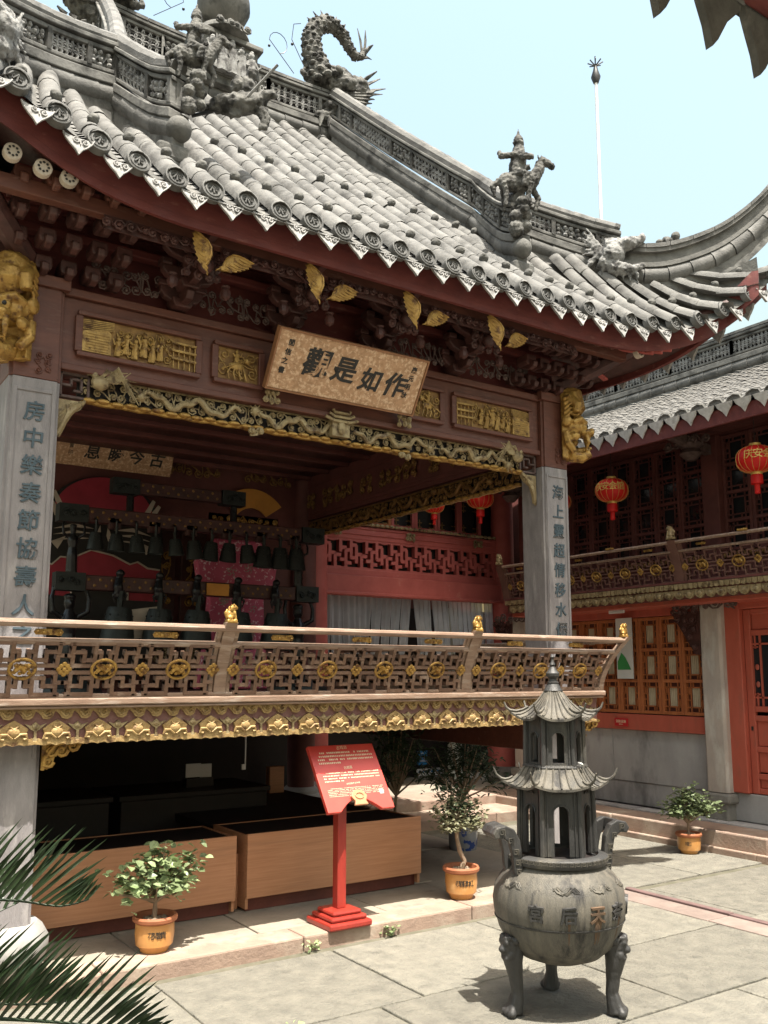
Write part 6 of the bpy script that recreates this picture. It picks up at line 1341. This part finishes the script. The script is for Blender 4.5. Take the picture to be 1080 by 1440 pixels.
for dg, wd in ((33,.016),(36,.008),(8,.007),(60,.01)):
    a_ = va+R(dg); mb = MB(); pts = [on_belly(a_,z)[0]+on_belly(a_,z)[1]*.0006 for z in (.5,.47,.445,.42,.4,.38)]
    tx = V((-math.sin(a_),math.cos(a_),0)); mb.add([p+tx*wd*s*(1-.16*i) for i,p in enumerate(pts) for s in (-1,1)],[(2*i,2*i+1,2*i+3,2*i+2) for i in range(5)]); mb.build('rust_streak', T['rust'], bn)
mb = MB(); mb.lathe([(.318,.437),(.324,.442),(.326,.447)], c0, 48); mb.build('belly_band', T['bronze'], bn)
# legs with beast masks and paws
for fx, fy, dk in ((3.189,3.562,0),(3.575,3.302,0),(3.6,3.76,1)):
    d = (V((fx,fy,0))-c0); d.z = 0; rr = .265; d.normalize(); F = c0+d*rr
    q = lambda r,z,s=0: c0+d*r+V((-d.y,d.x,0))*s+V((0,0,z))
    mb = MB(); mb.tube([q(.2,.36),q(.262,.33),q(.272,.26),q(.258,.18),q(.25,.1),q(.262,.05),q(.27,.015)],[.055,.056,.05,.036,.031,.04,.045],10)
    for s in (-1,0,1): mb.ell(q(.3,.022,s*.03),(.024,.024,.022)); mb.tube([q(.268,.1,s*.014),q(.285,.05,s*.022),q(.305,.025,s*.03)],[.014,.015,.016],6)
    mb.ell(q(.285,.335),(.05,.05,.055)); mb.ell(q(.325,.315),(.025,.025,.02))
    for s in (-1,1): mb.ell(q(.318,.35,s*.026),.017); mb.tube([q(.3,.375,s*.045),q(.322,.372,s*.022),q(.325,.358,s*.006)],[.01,.012,.01],6); mb.ell(q(.3,.29,s*.03),(.02,.02,.025)); mb.ell(q(.28,.36,s*.052),.02)
    for s in (-1,0,1): mb.ell(q(.312,.275,s*.018),.016)
    put('leg', organic(mb,.006,.004,.03,2), T['bronze'], bn)
    mb = MB().lathe([(.05,-.01),(.052,.0),(.03,.004)], F, 10); mb.build('foot_pad', T['tiledk'], bn)
# handles flaring outwards left and right
lr = V((math.sin(AZ),-math.cos(AZ),0)); fr2 = V((math.cos(AZ),math.sin(AZ),0))
for s, tw in ((-1,-.35),(1,.25)):
    hx_ = (lr*s+fr2*tw*s*0+fr2*(-.25 if s < 0 else .35)).normalized(); hy_ = V((-hx_.y,hx_.x,0))
    pr_ = [(.20,.60),(.255,.64),(.27,.69),(.275,.76),(.29,.82),(.325,.845),(.365,.84),(.38,.865),(.36,.895),(.31,.905),(.265,.885),(.235,.83),(.225,.76),(.222,.7)]
    mb = MB()
    for w0, w1 in ((-.085,-.045),(.045,.085)): mb.prism(pr_, w0, w1, lambda u,v,d: c0+hx_*u+hy_*d+V((0,0,v)))
    mb.prism([(.30,.85),(.365,.842),(.38,.865),(.36,.895),(.31,.905)], -.0449, .0449, lambda u,v,d: c0+hx_*u+hy_*d+V((0,0,v)))
    mb.build('handle', T['bronze'], bn, smooth=0, bevel=.006)
    for w in (-.088,.088):
        mb = MB()
        for k in range(5): polybars(mb, meander(-.012,.012,-.014,.014), lambda u,v,d: c0+hx_*((.245,.25,.26,.285,.33)[k]+u)+hy_*(w+d)+V((0,0,(.68,.725,.775,.83,.872)[k]+v)), .0035, .004)
        mb.build('handle_pattern', T['bronzedust'], bn, smooth=0)
# pagoda tiers
def arch_tier(z0, z1, r0, r1, ow, sill, oh, nm, n=6, ph=0):
    # six walls with arched openings and corner posts
    for k in range(n):
        a0 = ph+k*6.2832/n; a1 = a0+6.2832/n
        A0, A1 = [c0+V((r0*math.cos(a),r0*math.sin(a),z0)) for a in (a0,a1)]; C0, C1 = [c0+V((r1*math.cos(a),r1*math.sin(a),z1)) for a in (a0,a1)]
        nn = V((math.cos((a0+a1)/2),math.sin((a0+a1)/2),0)); W = (A1-A0).length; H = z1-z0
        f = lambda u,v,d: A0.lerp(A1,u/W).lerp(C0.lerp(C1,u/W),v/H)+nn*d
        ar = [(W/2+ow/2*math.cos(R(180-180*t/10)), sill+oh-ow/2+ow/2*math.sin(R(180-180*t/10))) for t in range(11)]
        mb = MB(); th = -.016
        for pl in ([(0,0),(W/2-ow/2,0),(W/2-ow/2,ar[0][1]),(0,ar[0][1])],[(W/2+ow/2,0),(W,0),(W,ar[0][1]),(W/2+ow/2,ar[0][1])]): mb.prism(pl, th, 0, f)
        if sill > .001: mb.prism([(W/2-ow/2,0),(W/2+ow/2,0),(W/2+ow/2,sill),(W/2-ow/2,sill)], th, 0, f)
        top = [(0,ar[0][1])]+ar+[(W,ar[0][1]),(W,H),(0,H)]
        for i in range(10):
            mb.prism([ar[i],ar[i+1],(ar[i+1][0],H),(ar[i][0],H)], th, 0, f)
        mb.prism([(0,ar[0][1]),ar[0],(ar[0][0],H),(0,H)], th, 0, f); mb.prism([ar[10],(W,ar[0][1]),(W,H),(ar[10][0],H)], th, 0, f)
        w_ = mb.build('tier_wall', T['bronze'], bn, smooth=0)
        mb = MB(); mb.tube([A0,C0], .014, 8); 
        for u in (.14,.86): mb.bar(f(W*u,0,.003),f(W*u,H,.003),.006,.008,up=nn)
        mb.tube([f(p[0]+(p[0]-W/2)*.12,p[1]+.004,.002) for p in ar], .004, 5)
        mb.bar(f(.01,H-.012,.004),f(W-.01,H-.012,.004),.012,.012,up=nn); mb.build('tier_post', T['bronze'], w_)
        if nm == 'lower_wall':
            mb = MB(); mb.tube([f(W*.32,H-.045,.004),f(W*.4,H-.035,.006),f(W*.5,H-.045,.006),f(W*.6,H-.035,.006),f(W*.68,H-.045,.004)],.004,4); mb.build('cloud_ornament', T['bronze'], w_)
PH = va+R(8)
arch_tier(.757,1.10,.192,.186,.075,.0,.24,'lower_wall',6,PH-R(30)); arch_tier(1.185,1.44,.152,.146,.06,.02,.15,'upper_wall',6,PH-R(30))
MB().lathe([(.155,1.175),(.17,1.182),(.165,1.192),(.15,1.194)], c0, 6, PH-R(30)).build('tier_sill', T['bronze'], bn, smooth=0)
def pagoda_roof(z0, z1, r0, r1, lift, nm, ph, horn):
    N = 6*14
    def f(u, t, dz=0):
        a = u*6.2832; s = ((a)/(6.2832/6))%1; cor = abs(s-.5)*2; hexr = math.cos(math.pi/6)/math.cos((s-.5)*math.pi/3)
        r = r0*hexr+(r1*(hexr+.12*cor**5)-r0*hexr)*t; z = z1-(z1-z0)*(1-(1-t)**1.7)+lift*cor**3.5*t**2.2+.004*(math.cos(a*36*.5)>.6)*0
        return c0+V((r*math.cos(a+ph),r*math.sin(a+ph),z+dz))
    mb = MB(); mb.grid(N, 8, lambda u,v: f(u,v)); mb.grid(N, 8, lambda u,v: f(u,v,-.012)); mb.grid(N, 1, lambda u,v: f(u,1,-.012*v)); o = mb.build(nm, T['bronzedust'], bn, smooth=40)
    mb = MB()
    for k in range(6*5):
        u = (k+.5)/30; mb.tube([f(u,t/6,.003) for t in range(7)], .0048, 5)
    mb.build('roof_rib', T['bronzedust'], o)
    mb = MB()
    for k in range(6):
        u = k/6; p = f(u,1); q = f(u,.85); d = (p-q).normalized(); h = V((d.x,d.y,0)).normalized()
        mb.tube([f(u,t/6,.004) for t in range(3,7)]+[p+h*horn*.35+V((0,0,horn*.35)),p+h*horn*.55+V((0,0,horn*.85))], [.006,.007,.008,.008,.006,.004], 6)
        mb.build('roof_horn', T['bronzedust'], o); mb = MB()
pagoda_roof(1.085,1.19,.158,.25,.028,'pagoda_roof',PH-R(30),.07)
pagoda_roof(1.425,1.575,.035,.203,.035,'pagoda_roof',PH-R(30),.055)
MB().lathe([(.05,1.565),(.035,1.59),(.03,1.6),(.033,1.608),(.024,1.612),(.02,1.625),(.034,1.64),(.036,1.655),(.02,1.675),(.012,1.69),(.016,1.70),(.009,1.715),(.006,1.73),(.011,1.74),(.001,1.752)], c0, 20).build('finial', T['bronze'], bn)
mb = MB()
for k in range(5): mb.tube([c0+V((.16*math.cos(va+R(46+k*3)),.16*math.sin(va+R(46+k*3)),1.21-.008*k)), c0+V((.175*math.cos(va+R(52)),.175*math.sin(va+R(52)),1.2)), c0+V((.162*math.cos(va+R(60-k*2)),.162*math.sin(va+R(60-k*2)),1.175+.008*k))], .003, 4)
mb.build('wire_tie', T['white'], bn)
MB().lathe([(.18,.74),(.12,.75),(.001,.755)], c0, 24).build('ash_bed', T['black'], bn)
